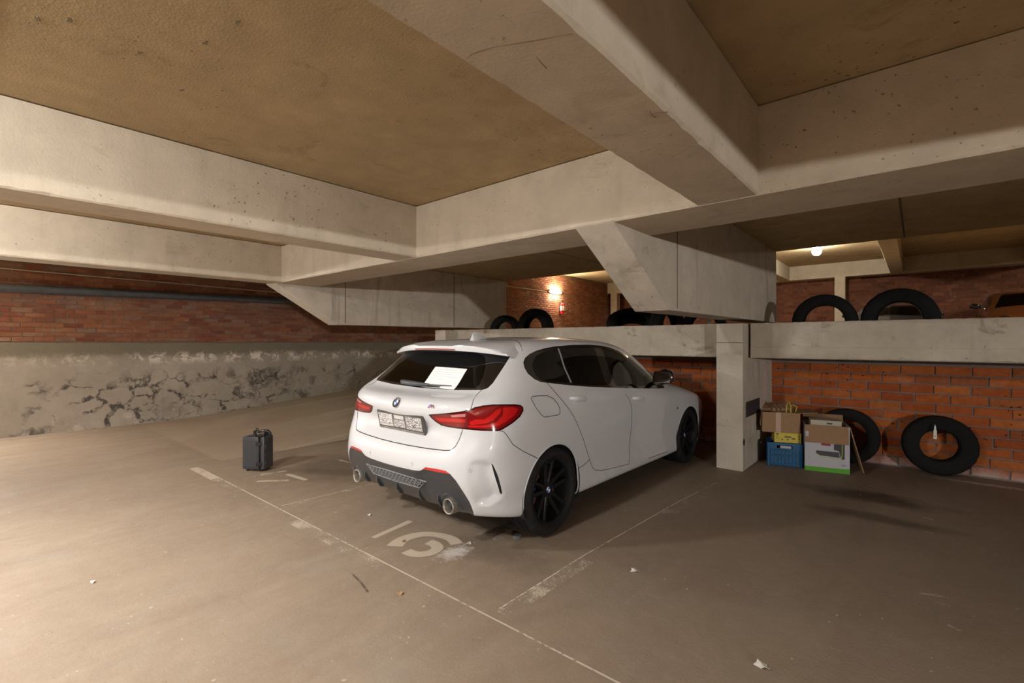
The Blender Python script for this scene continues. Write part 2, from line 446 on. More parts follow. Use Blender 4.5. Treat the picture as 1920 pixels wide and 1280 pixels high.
# walls
def shell_wall(name, lo, hi, mat, label):
    b = MB(); b.box(lo, hi); return struct(b.build(name, mat), label)
W_LEFT = shell_wall('wall_left', (WL-0.2, YB-0.2, -0.1), (WL, YE+0.2, ZU), M_MORTAR_L, 'long side wall of red brick above grey plaster')
W_FRONT = shell_wall('wall_front', (-6.4, YF, -0.1), (XR+0.2, YF+0.2, ZD-0.09), M_MORTAR_F, 'orange brick wall under the upper deck')
W_FAR = shell_wall('wall_far', (WL-0.2, YE, 1.0), (XR+0.2, YE+0.2, ZU), M_MORTAR_D, 'dark red brick wall at the end of the upper deck')
shell_wall('wall_right', (XR, YB-0.2, -0.1), (XR+0.2, YE+0.2, ZU), M_MORTAR_D, 'plain dark side wall of the garage')
shell_wall('wall_back', (WL-0.2, YB-0.2, -0.1), (XR+0.2, YB, ZC), M_MORTAR_D, 'plain dark end wall of the lower deck')

pl = MB()
# plaster dado: gridded, with an uneven top edge
N = 120
vs = []; fs = []
for i in range(N+1):
    y = YB + (YE-YB)*i/N
    zt = 1.385 + 0.012*mnoise.noise(Vector((y*1.3, 0, 3))) + 0.006*mnoise.noise(Vector((y*7, 1, 3)))
    x = WL + 0.022 + 0.006*mnoise.noise(Vector((y*0.8, 5, 1)))
    vs += [(WL, y, zt), (x, y, zt-0.008), (x+0.002, y, 0.7), (x, y, -0.05)]
for i in range(N):
    for k in range(3): fs.append((4*i+k, 4*i+k+1, 4*i+5+k, 4*i+4+k))
pl.add(vs, fs)
pl.build('plaster_dado', M_PLASTER, W_LEFT)['label'] = 'grey stained plaster band with dark cracks and white salts'

# bricks: real pieces, the largest singly, the rest joined
def brick_mesh(name, L, Hh, D, mat, seed):
    r = random.Random(seed); b = MB(); c = 0.004
    j = lambda s: (r.random()-0.5)*s
    fr = [(-L/2+c+j(.006), D+j(.003), c+j(.003)), (L/2-c+j(.006), D+j(.003), c+j(.003)), (L/2-c+j(.006), D+j(.003), Hh-c+j(.003)), (-L/2+c+j(.006), D+j(.003), Hh-c+j(.003))]
    bk = [(-L/2, -0.01, 0), (L/2, -0.01, 0), (L/2, -0.01, Hh), (-L/2, -0.01, Hh)]
    md = [(x, D-0.004, z) for x, _, z in bk]
    b.add(bk + md + fr, [(0,1,5,4),(1,2,6,5),(2,3,7,6),(3,0,4,7),(4,5,9,8),(5,6,10,9),(6,7,11,10),(7,4,8,11),(8,9,10,11)])
    me = bpy.data.meshes.new(name); me.from_pydata(b.v, [], b.f); me.materials.append(mat)
    return me

def lay_bricks(wall, frame, u0, u1, z0, z1, L, Hh, joint, msingle, mstuff, single, skip=None, seed=1):
    """frame: 4x4 taking (u along wall, depth out of wall, z) to the world"""
    r = random.Random(seed)
    meshes = [brick_mesh('brick', L, Hh, 0.011, msingle, seed*10+k) for k in range(4)]
    st = MB(); tones = []; n1 = 0
    row = 0; z = z0
    while z + Hh <= z1 + 0.02:
        u = u0 + (0 if row % 2 else (L+joint)/2) + r.uniform(-.02, .02)
        while u < u1:
            uu = u + r.uniform(-.004, .004)
            if not (skip and skip(uu, z)):
                out = r.uniform(-0.004, 0.003)
                if single(uu, z) and n1 < 300:
                    o = bpy.data.objects.new('brick', meshes[r.randrange(4)]); COL.objects.link(o)
                    o.parent = wall
                    o.matrix_local = frame @ Matrix.Translation((uu, out, z + r.uniform(-.002, .002))) @ Matrix.Rotation(r.uniform(-.006, .006), 4, 'Y')
                    n1 += 1
                else:
                    D = 0.010 + out
                    vs = [frame @ Vector(p) for p in ((uu-L/2,-.004,z),(uu+L/2,-.004,z),(uu+L/2,-.004,z+Hh),(uu-L/2,-.004,z+Hh),(uu-L/2+.003,D,z+.003),(uu+L/2-.003,D,z+.003),(uu+L/2-.003,D,z+Hh-.003),(uu-L/2+.003,D,z+Hh-.003))]
                    st.add(vs, [(0,1,5,4),(1,2,6,5),(2,3,7,6),(3,0,4,7),(4,5,6,7)])
                    tones += [r.random()] * 5
            u += L + joint
        z += Hh + joint; row += 1
    if st.f:
        me = bpy.data.meshes.new('brick_courses'); me.from_pydata(st.v, [], st.f); me.materials.append(mstuff)
        at = me.attributes.new('tone', 'FLOAT', 'FACE'); at.data.foreach_set('value', tones)
        bm = bmesh.new(); bm.from_mesh(me); bmesh.ops.recalc_face_normals(bm, faces=bm.faces); bm.to_mesh(me); bm.free()
        o = link('brick_courses', me, wall); o['kind'] = 'stuff'
F_FRONT = Matrix(((1,0,0,0),(0,-1,0,YF),(0,0,1,0),(0,0,0,1)))
F_LEFT = Matrix(((0,1,0,WL),(1,0,0,0),(0,0,1,0),(0,0,0,1)))
F_FAR = Matrix(((1,0,0,0),(0,-1,0,YE),(0,0,1,0),(0,0,0,1)))
lay_bricks(W_FRONT, F_FRONT, -6.2, 4.0, 0.015, ZD-0.11, 0.275, 0.090, 0.013, M_BRICK_F, M_BRICK_FS,
           lambda u, z: -3.6 < u < 2.6, seed=3)
lay_bricks(W_LEFT, F_LEFT, -3.0, 18.5, 1.402, ZU-0.05, 0.222, 0.061, 0.012, M_BRICK_L, M_BRICK_LS, 
           lambda u, z: -0.1 < u < 6.6 and z < 2.16, skip=lambda u, z: (z > ZC-0.09 and u < YU+0.1), seed=5)
lay_bricks(W_FAR, F_FAR, WL+0.1, XR-0.1, ZD+0.02, ZU-0.05, 0.275, 0.090, 0.012, M_BRICK_D, M_BRICK_D,
           lambda u, z: False, seed=9)

# ------------------------------------------------------------------ beams, with rough arrises
def rough_beam(name, lo, hi, axis, mat, label, seed=0, amp=0.005, top_gap=0.0):
    """rectangular beam along axis 'x' or 'y' whose two lower edges are chipped"""
    x0, y0, z0 = lo; x1, y1, z1 = hi
    a0, a1 = (x0, x1) if axis == 'x' else (y0, y1)
    b0, b1 = (y0, y1) if axis == 'x' else (x0, x1)
    n = max(8, int((a1-a0)/0.035)); c = 0.014; b = MB(); vs = []; fs = []
    for i in range(n+1):
        a = a0 + (a1-a0)*i/n
        def j(k):
            q = mnoise.noise(Vector((a*6, seed*3.7+k*11.3, 0.5)))
            q2 = mnoise.noise(Vector((a*27, seed*3.7+k*11.3, 4.5)))
            return c*(0.55 + 0.5*abs(q) + 0.9*max(0, q2-0.25))
        e0, e1 = j(0), j(1)
        ring = [(b0, z1), (b0, z0+e0), (b0+e0, z0), (b1-e1, z0), (b1, z0+e1), (b1, z1)]
        vs += [((a, q[0], q[1]) if axis == 'x' else (q[0], a, q[1])) for q in ring]
    m = 6
    for i in range(n):
        for k in range(m):
            k2 = (k+1) % m
            fs.append((m*i+k, m*i+k2, m*i+m+k2, m*i+m+k))
    fs += [tuple(range(m)), tuple(range(m*n, m*n+m))]
    b.add(vs, fs)
    return struct(b.build(name, mat), label)

ZB = 2.145
M_CRACK = plain('crack_dark', (0.20, 0.13, 0.085), 0.95)
rough_beam('ceiling_beam', (-6.50, 2.64, ZB), (XR, 3.17, ZC-0.006), 'x', M_BEAM, 'deep cross beam running over the parked car', 1)
rough_beam('ceiling_beam', (WL, -3.1, ZB), (XR, -2.6, ZC-0.006), 'x', M_BEAM, 'cross beam behind the camera over the aisle', 2)
for i, (x, lb) in enumerate(((-6.06, 'ceiling beam nearest the plastered wall, running over the ramp'),
                             (-3.37, 'pale ceiling beam lit brightly along its side'),
                             (-0.614, 'ceiling beam with a chipped lower face beside the dark bay'),
                             (2.10, 'ceiling beam beyond the dark bay'), (4.8, 'ceiling beam halfway to the plain side wall'), (7.5, 'ceiling beam near the plain side wall'))):
    bo = rough_beam('ceiling_beam', (x-0.31, YB, ZB+0.003), (x, 2.66, ZC-0.006), 'y', M_BEAM, lb, 3+i)
    if i == 2:
        for pts in ([(-.903, .874), (-.880, .868), (-.854, .873), (-.81, .886), (-.773, .905), (-.70, .94), (-.66, .957), (-.635, .971)], [(-.759, .985), (-.764, 1.01), (-.77, 1.046)], [(-.656, 1.451), (-.664, 1.48), (-.662, 1.513)], [(-.664, 1.48), (-.64, 1.485), (-.618, 1.502)]):
            cb_ = MB(); cb_.path([(u, w, ZB+.0032) for u, w in pts], [.0008+.0012*((7*k) % 3)/2 for k in range(len(pts))], 5)
            cb_.build('crack', M_CRACK, bo)
# upper bay beams
rough_beam('ceiling_beam', (WL, 18.1, 3.44), (XR, 18.6, ZU-0.004), 'x', M_BEAM, 'cross beam on the upper deck in front of the end wall', 21)
for i, x in enumerate((-6.06, -3.25, -0.31, 2.45, 5.2)):
    rough_beam('ceiling_beam', (x-0.31, YU+0.05, 3.443), (x, 18.12, ZU-0.004), 'y', M_BEAM,
               'ceiling beam of the upper deck, number %s from the ramp' % ('one', 'two', 'three', 'four', 'five')[i], 30+i)

# columns with sloped brackets
def column(x0, x1, name, label):
    """lower post, upper pier and the sloped bracket that reaches under the cross beam"""
    post = MB(); post.box((x0, 5.5, -0.02), (x1, 6.86, 1.600))
    p = struct(post.build(name, M_COLUMN, bevel=0.006), label)
    up = MB()
    up.prism([(2.66, ZB+0.02), (2.63, ZB+0.004), (3.50, 1.640), (YU, 1.652), (YU, ZC-0.001), (3.1, ZC-0.001), (3.1, ZB+0.02)], 'x', x0-0.005, x1+0.0)
    up.build('bracket', M_COLUMN, p, bevel=0.006)
    return p
COL_A = column(-1.705, -1.43, 'column', 'pale concrete column with a sloped bracket just ahead of the car')
COL_B = column(-6.495, -6.22, 'column', 'concrete column with a sloped bracket beside the ramp')
cj = MB()
cj.box((-1.4302, 3.66, 1.66), (-1.4290, 3.672, 2.59)); cj.box((-1.706, 5.4985, 1.385), (-1.43, 5.5005, 1.392))
cj.build('joint_line', plain('joint_dark', (0.12, 0.09, 0.065), 0.9), COL_A)
cj = MB()
cj.box((-6.2202, 3.60, 1.66), (-6.2190, 3.612, 2.59)); cj.box((-6.2202, 5.69, 1.66), (-6.2185, 5.705, 2.59))
cj.build('joint_line', bpy.data.materials['joint_dark'], COL_B)

# ledges between the columns
def ledge(x0, x1, label, seed):
    n = int((x1-x0)/0.03); vs = []; fs = []; b = MB()
    for i in range(n+1):
        x = x0 + (x1-x0)*i/n
        j = lambda k: 0.012*(0.5 + abs(mnoise.noise(Vector((x*8, seed+k*7, 1)))) + 0.9*max(0, mnoise.noise(Vector((x*30, seed+k*7, 3)))))
        e = [j(k) for k in range(4)]
        y0, y1, z0, z1 = 5.69, 5.96, 1.222, 1.606
        ring = [(y0, z0+e[0]), (y0, 1.338), (y0+.004, 1.342), (y0+.004, z1-e[1]), (y0+e[1], z1-e[1]*.3), (y1-e[2], z1), (y1, z1-e[2]), (y1, z0), (y0+e[0], z0)]
        vs += [(x, p[0], p[1]) for p in ring]
    m = 9
    for i in range(n):
        for k in range(m):
            k2 = (k+1) % m; fs.append((m*i+k, m*i+k2, m*i+m+k2, m*i+m+k))
    fs += [tuple(range(m)), tuple(range(m*n, m*n+m))]
    b.add(vs, fs)
    return struct(b.build('deck_ledge', M_LEDGE), label)
ledge(-6.22, -1.70, 'concrete ledge beam behind the car between the two columns', 2)
ledge(-1.40, XR, 'concrete ledge beam above the stored boxes', 5)
# upper deck column, corner pilaster, wall joint
for (x0, x1, y0, lb) in ((-2.0, -1.72, 18.1, 'slim white column in front of the end wall of the upper deck'), (-9.95, -9.65, 18.1, 'grey pilaster in the corner of the upper deck')):
    b = MB(); b.box((x0, y0, ZD), (x1, y0+0.28, 3.45)); struct(b.build('column', M_BEAM, bevel=0.008), lb)
b = MB(); b.box((2.60, YE-0.035, ZD), (2.72, YE+0.01, ZU-0.3)); struct(b.build('trim_1', M_MORTAR_D), 'vertical movement joint cover on the end wall')

# joints in the slabs
jb = MB()
jb.box((-3.37, 0.075, ZC-0.002), (-0.92, 0.083, ZC+0.01))
jb.box((-9.9, 4.90, ZC-0.002), (XR, 4.912, ZC+0.01))
jb.box((-0.12, 3.17, ZC-0.002), (-0.105, YU, ZC+0.01))
jb.box((-3.70, 3.17, ZC-0.002), (-3.688, YU, ZC+0.01))
jb.build('slab_joint', bpy.data.materials['joint_dark'], CEIL)

# ------------------------------------------------------------------ lamps
def emit(name, col, s):
    t = NT(name); e = t.n('ShaderNodeEmission'); e.inputs[0].default_value = tuple(col)+(1,); e.inputs[1].default_value = s
    t.l(e.outputs[0], t.out.inputs[0]); return t.m
M_LAMPBASE = plain('lamp_base_plastic', (0.55, 0.53, 0.5), 0.5, grain=0.05)
for i, (kind, loc, s, colr, lab) in enumerate(LAMPS):
    e = empty('bulkhead_lamp', loc, lab, 'lamp')
    md = emit('lamp_glow_%d' % i, colr, s)
    if kind == 'ceil':
        b = MB(); b.lathe([(0.001, 0), (0.125, 0), (0.125, -0.035), (0.001, -0.035)], 24); b.build('base', M_LAMPBASE, e, 0.6)
        b = MB(); b.lathe([(0.108, -0.036), (0.105, -0.06), (0.085, -0.085), (0.05, -0.1), (0.002, -0.105)], 20); b.build('diffuser', md, e, 2.0)
    elif kind == 'globe':
        b = MB(); b.lathe([(.001, 0), (.06, 0), (.055, -.04), (.001, -.045)], 20); b.build('base', M_LAMPBASE, e, 0.6)
        b = MB(); b.lathe([(.11*math.sin(a), -.145+.11*math.cos(a)) for a in [0.02+PI*k/10*.99 for k in range(11)]], 20); b.build('diffuser', md, e, 2.0)
    else:
        sx = -1 if kind == 'wallb' else 1
        Mx = Matrix.Rotation(sx*PI/2, 4, 'Y') @ Matrix.Diagonal((0.55, 3.2, 1, 1) if kind == 'tube' else (0.70, 1.9, 1, 1))
        b = MB(); b.lathe([(0.001, 0), (0.125, 0), (0.125, 0.04), (0.001, 0.04)], 24, Mx); b.build('base', M_LAMPBASE, e, 0.6)
        b = MB(); b.lathe([(0.110, 0.041), (0.105, 0.07), (0.085, 0.1), (0.05, 0.115), (0.002, 0.12)], 20, Mx); b.build('diffuser', md, e, 2.0)

# pipe and conduit on the left wall
M_PIPE = plain('grey_pipe', (0.07, 0.078, 0.09), 0.42, grain=0.25, gscale=9)
e = empty('drain_pipe', (WL+0.09, -0.55, 2.155), 'dark grey drain pipe fixed along the brick above the plaster', 'pipe')
b = MB(); b.tube((0, 0, 0), (0, 8.5, 0.16), 0.066, n=20); b.build('pipe_run', M_PIPE, e, 0.6)
for k in range(5):
    b = MB(); b.tube((0, 1.35+1.7*k, (1.35+1.7*k)*.0188), (0, 1.47+1.7*k, (1.47+1.7*k)*.0188), 0.073, n=20); b.build('pipe_collar', M_PIPE, e, 0.6)
M_COND = plain('conduit_plastic', (0.50, 0.45, 0.40), 0.5)
e = empty('cable_conduit', (WL+0.03, -6.0, 2.53), 'thin pale cable conduit running above the drain pipe', 'conduit')
b = MB(); b.tube((0, 0, 0), (0, 12.9, -0.14), 0.009, n=8); b.build('conduit_run', M_COND, e, 0.6)
for k in range(9):
    b = MB(); b.box((-0.008, 0.6+1.4*k, -0.014-.0109*(.6+1.4*k)), (0.012, 0.625+1.4*k, 0.014-.0109*(.6+1.4*k))); b.build('clip', M_COND, e)
e = empty('cable_conduit', (WL+0.03, 10.25, 3.17), 'thin conduit leading to the lamp over the fire extinguisher', 'conduit')
b = MB(); b.tube((0, -1.0, 0.02), (0, 3.45, 0.02), 0.011, n=8); b.build('conduit_run', M_COND, e, 0.6)
# ------------------------------------------------------------------ the parked car: body surface
CAR_AT = (-2.89, 2.02, 0.0)
# every row runs round half the car, from the middle of the tail past the right side to the middle of the nose: (x, y, z)
ROWS = [
 # underside edge
 [(0,.22,.235),(.32,.22,.235),(.52,.22,.235),(.66,.25,.255),(.76,.34,.24),(.80,.48,.20),(.80,.79,.19),(.79,1.25,.185),(.79,1.9,.182),(.79,2.5,.178),(.79,3.0,.176),(.79,3.46,.178),(.77,3.85,.185),(.66,4.05,.19),(.36,4.14,.195),(0,4.16,.195)],
 # lowest outer edge
 [(0,.105,.30),(.32,.11,.295),(.54,.12,.275),(.70,.165,.272),(.815,.30,.252),(.868,.46,.235),(.872,.79,.225),(.862,1.25,.215),(.862,1.9,.208),(.862,2.5,.20),(.866,3.0,.197),(.87,3.46,.20),(.855,3.85,.205),(.72,4.08,.21),(.38,4.19,.21),(0,4.215,.21)],
 [(0,.055,.385),(.32,.06,.385),(.55,.075,.37),(.715,.13,.355),(.832,.27,.345),(.882,.45,.335),(.890,.79,.33),(.872,1.25,.325),(.868,1.9,.318),(.868,2.5,.312),(.874,3.0,.31),(.890,3.46,.31),(.872,3.85,.31),(.74,4.11,.31),(.40,4.23,.31),(0,4.26,.31)],
 [(0,.012,.49),(.33,.02,.49),(.56,.045,.485),(.73,.105,.475),(.845,.245,.465),(.889,.44,.455),(.896,.79,.46),(.876,1.25,.45),(.866,1.9,.445),(.868,2.5,.44),(.878,3.0,.44),(.896,3.46,.44),(.880,3.85,.44),(.76,4.14,.44),(.42,4.27,.44),(0,4.31,.44)],
 [(0,.002,.59),(.33,.012,.59),(.57,.042,.588),(.732,.110,.582),(.842,.245,.575),(.888,.43,.57),(.899,.79,.585),(.888,1.25,.58),(.882,1.9,.575),(.884,2.5,.57),(.890,3.0,.57),(.900,3.46,.58),(.886,3.85,.56),(.77,4.15,.555),(.42,4.28,.55),(0,4.32,.55)],
 [(0,.045,.675),(.33,.052,.675),(.57,.075,.675),(.735,.128,.678),(.845,.25,.682),(.886,.43,.69),(.898,.79,.71),(.897,1.25,.71),(.896,1.9,.70),(.898,2.5,.695),(.898,3.0,.69),(.898,3.46,.695),(.880,3.85,.67),(.765,4.14,.65),(.42,4.26,.64),(0,4.30,.64)],
 [(0,.132,.79),(.33,.130,.79),(.57,.120,.795),(.725,.160,.80),(.832,.255,.81),(.878,.42,.82),(.893,.79,.83),(.898,1.25,.82),(.900,1.9,.805),(.900,2.5,.795),(.896,3.0,.785),(.885,3.46,.78),(.86,3.83,.745),(.74,4.08,.71),(.40,4.20,.70),(0,4.24,.70)],
 [(0,.070,.895),(.33,.085,.897),(.58,.118,.90),(.715,.168,.905),(.805,.250,.91),(.858,.40,.92),(.878,.79,.915),(.888,1.25,.895),(.890,1.9,.873),(.888,2.5,.855),(.876,3.0,.845),(.85,3.42,.835),(.80,3.75,.80),(.66,3.99,.765),(.36,4.10,.76),(0,4.14,.76)],
 [(0,.098,.985),(.33,.105,.985),(.58,.140,.99),(.70,.200,.995),(.785,.300,1.005),(.835,.44,1.01),(.858,.79,.995),(.868,1.25,.97),(.869,1.9,.935),(.865,2.5,.91),(.848,2.97,.89),(.80,3.32,.885),(.70,3.55,.875),(.54,3.70,.87),(.28,3.78,.875),(0,3.80,.88)],
 # belt line, foot of the windows
 [(0,.262,1.035),(.33,.264,1.036),(.56,.272,1.045),(.685,.305,1.06),(.765,.390,1.075),(.812,.52,1.085),(.836,.79,1.075),(.844,1.25,1.04),(.842,1.9,.992),(.838,2.48,.953),(.818,2.92,.930),(.765,3.14,.928),(.655,3.27,.945),(.49,3.35,.965),(.25,3.405,.985),(0,3.42,.995)],
 [(0,.395,1.165),(.32,.397,1.166),(.53,.408,1.17),(.635,.450,1.18),(.700,.545,1.195),(.738,.68,1.207),(.758,.90,1.210),(.764,1.3,1.203),(.762,1.78,1.185),(.754,2.22,1.16),(.728,2.56,1.135),(.670,2.76,1.125),(.567,2.89,1.13),(.41,2.99,1.14),(.21,3.055,1.15),(0,3.075,1.155)],
 # roof rail
 [(0,.520,1.290),(.31,.522,1.290),(.50,.535,1.293),(.585,.578,1.303),(.638,.665,1.325),(.664,.79,1.348),(.676,1.0,1.367),(.682,1.33,1.377),(.678,1.72,1.374),(.664,2.06,1.355),(.635,2.32,1.325),(.582,2.47,1.310),(.492,2.58,1.305),(.36,2.655,1.308),(.19,2.705,1.312),(0,2.72,1.315)],
 [(0,.66,1.376),(.28,.662,1.376),(.44,.672,1.377),(.515,.705,1.382),(.560,.775,1.393),(.582,.88,1.402),(.592,1.05,1.411),(.596,1.33,1.418),(.590,1.66,1.416),(.574,1.95,1.405),(.542,2.17,1.388),(.495,2.305,1.375),(.418,2.40,1.370),(.312,2.465,1.370),(.165,2.505,1.372),(0,2.52,1.374)],
 [(0,.80,1.405),(.21,.802,1.405),(.30,.81,1.406),(.345,.84,1.409),(.37,.89,1.415),(.382,.97,1.421),(.388,1.12,1.429),(.390,1.33,1.436),(.386,1.58,1.437),(.374,1.80,1.431),(.352,1.97,1.423),(.318,2.08,1.416),(.268,2.155,1.413),(.197,2.205,1.413),(.105,2.235,1.414),(0,2.245,1.415)],
 [(0,.95,1.424),(0,.96,1.4245),(0,.98,1.425),(0,1.0,1.427),(0,1.03,1.429),(0,1.08,1.432),(0,1.18,1.438),(0,1.33,1.444),(0,1.5,1.446),(0,1.65,1.445),(0,1.77,1.443),(0,1.85,1.440),(0,1.91,1.437),(0,1.955,1.435),(0,1.985,1.434),(0,2.0,1.433)],
]

def spline(P, sub, power=0.75, ends=(None, None)):
    """natural or clamped cubic through points P (n,3), sampled sub times per span"""
    P = np.asarray(P, float); n = len(P)
    h = np.maximum(np.linalg.norm(np.diff(P, axis=0), axis=1), 1e-4) ** power
    A = np.zeros((n, n)); B = np.zeros((n, 3))
    for i in range(1, n-1):
        A[i, i-1] = h[i-1]; A[i, i] = 2*(h[i-1]+h[i]); A[i, i+1] = h[i]
        B[i] = 6*((P[i+1]-P[i])/h[i] - (P[i]-P[i-1])/h[i-1])
    for k, e, sgn in ((0, ends[0], 1), (n-1, ends[1], -1)):
        if e is None: A[k, k] = 1
        else:
            e = np.asarray(e, float)
            if k == 0: A[0, 0] = 2*h[0]; A[0, 1] = h[0]; d = (P[1]-P[0])/h[0]; B[0] = 6*(d - e*np.linalg.norm(d))
            else: A[k, k] = 2*h[-1]; A[k, k-1] = h[-1]; d = (P[-1]-P[-2])/h[-1]; B[k] = 6*(e*np.linalg.norm(d) - d)
    M = np.linalg.solve(A, B); out = []
    for i in range(n-1):
        for s in range(sub):
            t = s/sub*h[i]; u = h[i]-t
            out.append(M[i]*u**3/(6*h[i]) + M[i+1]*t**3/(6*h[i]) + (P[i]/h[i]-M[i]*h[i]/6)*u + (P[i+1]/h[i]-M[i+1]*h[i]/6)*t)
    out.append(P[-1])
    return np.array(out)

SUBU, SUBV = 8, 7
dense = np.array([spline(r, SUBU, 0.75, ((1, 0, 0), (-1, 0, 0))) for r in ROWS])
NU = dense.shape[1]
for k in range(len(ROWS)-1):                       # keep the seam on the middle plane
    dense[k, 0, 0] = 0; dense[k, -1, 0] = 0
cols = []
for j in range(NU):
    cols.append(spline(dense[:, j], SUBV, 0.7, (None, (-1, 0, 0) if 0 < j < NU-1 else None)))
GRID = np.array(cols)                              # (NU, NV, 3)
NV = GRID.shape[1]
GRID[0, :, 0] = 0; GRID[-1, :, 0] = 0; GRID[:, -1, 0] = 0

def in_poly(poly, x, y):
    c = False; n = len(poly); j = n-1
    for i in range(n):
        xi, yi = poly[i]; xj, yj = poly[j]
        if (yi > y) != (yj > y) and x < (xj-xi)*(y-yi)/(yj-yi)+xi: c = not c
        j = i
    return c
def seg_dist(poly, x, y, closed=True):
    d = 1e9; n = len(poly)
    for i in range(n if closed else n-1):
        ax, ay = poly[i]; bx, by = poly[(i+1) % n]
        dx, dy = bx-ax, by-ay; t = max(0, min(1, ((x-ax)*dx+(y-ay)*dy)/max(1e-12, dx*dx+dy*dy)))
        d = min(d, math.hypot(x-ax-t*dx, y-ay-t*dy))
    return d
def sstep(x): x = max(0.0, min(1.0, x)); return x*x*(3-2*x)

def grid_normals(G):
    du = np.gradient(G, axis=0); dv = np.gradient(G, axis=1)
    n = np.cross(du, dv); ln = np.linalg.norm(n, axis=2, keepdims=True); n = n/np.maximum(ln, 1e-9)
    n[:, -1] = n[:, -2]; n[:, -1, 0] = 0
    n[0, :, 0] = 0; n[-1, :, 0] = 0
    n /= np.maximum(np.linalg.norm(n, axis=2, keepdims=True), 1e-9)
    return n
# ------------------------------------------------------------------ the parked car: panels
def paint_material(name, col, dirt=0.0):
    t = NT(name); p = t.pos(); z = t.sep(p)[2]
    t.b.inputs['Roughness'].default_value = 0.4; t.b.inputs['Specular IOR Level'].default_value = 0.2
    t.b.inputs['Coat Weight'].default_value = 0.7; t.b.inputs['Coat Roughness'].default_value = 0.03
    c = t.mix(t.mapr(t.noise(p, 3, 4, 0.6), 0.35, 0.75, 0, 0.06), col, tuple(x*0.8 for x in col))
    d = t.math('MULTIPLY', t.mapr(z, 0.55, 0.2), t.mapr(t.noise(p, 9, 5, 0.7), 0.35, 0.7))
    c = t.mix(t.math('MULTIPLY', d, dirt), c, (0.35, 0.27, 0.19))
    t.col(c); return t.m
M_PAINT = paint_material('white_car_paint', (0.59, 0.595, 0.60), 0.25)
M_TRIM = plain('dark_trim', (0.012, 0.012, 0.013), 0.65, grain=0.2)
M_GLOSSBLACK = plain('gloss_black', (0.006, 0.006, 0.007), 0.08, coat=1.0)
M_SEAM = plain('seam_dark', (0.02, 0.019, 0.018), 0.9)
M_DIFFUSER = plain('dark_grey_bumper_plastic', (0.035, 0.037, 0.042), 0.33, coat=0.5)
M_MESHPL = plain('grille_plastic', (0.16, 0.16, 0.165), 0.5)
M_LENS = plain('dark_red_lens', (0.035, 0.002, 0.003), 0.1, coat=1.0)
M_REFL = plain('red_reflector', (0.62, 0.035, 0.035), 0.2, coat=1.0)
M_LENS2 = plain('red_lens', (0.20, 0.004, 0.006), 0.12, coat=1.0)
M_LENS3 = plain('bright_red_lens', (0.52, 0.010, 0.010), 0.15, coat=1.0)
M_LENS4 = plain('pink_lens', (0.50, 0.20, 0.19), 0.2, coat=1.0)
M_CHROME = plain('satin_metal', (0.62, 0.60, 0.56), 0.22, metal=1.0)
M_STEEL = plain('exhaust_metal', (0.34, 0.31, 0.26), 0.4, metal=0.7)
def glass_material(name, tint, refl=0.08):
    t = NT(name)
    tr = t.n('ShaderNodeBsdfTransparent'); tr.inputs[0].default_value = (tint, tint*1.02, tint, 1)
    gl = t.n('ShaderNodeBsdfGlossy'); gl.inputs['Roughness'].default_value = 0.015; gl.inputs['Color'].default_value = (0.9, 0.9, 0.9, 1)
    fr = t.n('ShaderNodeFresnel'); fr.inputs['IOR'].default_value = 1.5
    mx = t.n('ShaderNodeMixShader'); t.l(fr.outputs[0], mx.inputs[0]); t.l(tr.outputs[0], mx.inputs[1]); t.l(gl.outputs[0], mx.inputs[2])
    t.l(mx.outputs[0], t.out.inputs[0]); return t.m
M_GLASS = glass_material('clear_glass', 0.55)
M_GLASS_D = glass_material('tinted_glass', 0.22)
M_GLASS_R = glass_material('rear_glass', 0.42)

SQ = math.sqrt(0.5)
PROJ = {'y': (Vector((0, 1, 0)), Vector((1, 0, 0))), 'd': (Vector((SQ, SQ, 0)), Vector((SQ, -SQ, 0))), 'x': (Vector((1, 0, 0)), Vector((0, -1, 0)))}
def P2(p, pr):
    e = PROJ[pr][0]; return (p.x*e.x + p.y*e.y, p.z)

DLO = [(.649,1.211),(.664,1.250),(.70,1.283),(.76,1.310),(.84,1.332),(.95,1.350),(1.08,1.363),(1.325,1.374),(1.607,1.375),(1.812,1.366),(1.992,1.345),(2.147,1.313),(2.353,1.248),(2.551,1.160),(2.73,1.060),(2.85,.975),(2.905,.918),(2.86,.906),(2.60,.922),(1.825,.986),(1.296,1.036),(1.007,1.070),(.80,1.098),(.72,1.110),(.672,1.132),(.647,1.170)]
QUART = [(.725,1.216),(.760,1.258),(.82,1.296),(.92,1.325),(1.085,1.345),(1.098,1.332),(1.082,1.090),(1.062,1.082),(.797,1.110),(.735,1.125),(.712,1.160)]
RGLS = [(1.128,1.345),(1.304,1.357),(1.541,1.358),(1.650,1.352),(1.666,1.332),(1.652,1.025),(1.600,1.022),(1.306,1.050),(1.125,1.073)]
FGLS = [(1.80,1.340),(1.85,1.343),(1.972,1.328),(2.147,1.290),(2.365,1.216),(2.546,1.122),(2.66,1.045),(2.765,.942),(1.845,1.000),(1.815,1.015)]
RDOOR = [(.78,1.11),(.85,1.03),(.92,.966),(.99,.888),(1.058,.802),(1.12,.715),(1.187,.62),(1.25,.525),(1.315,.43),(1.355,.375),(1.40,.342),(1.50,.318),(1.64,.302),(2.00,.275),(2.018,.348),(2.015,.575),(1.995,.80),(1.972,.86),(1.925,.925),(1.84,.995)]
FDOOR = [(1.84,.995),(1.925,.925),(1.972,.86),(1.995,.80),(2.015,.575),(2.018,.348),(2.00,.275),(2.405,.25),(2.86,.235),(2.97,.29),(3.02,.45),(3.0,.70),(2.94,.85),(2.885,.93),(2.6,.935)]
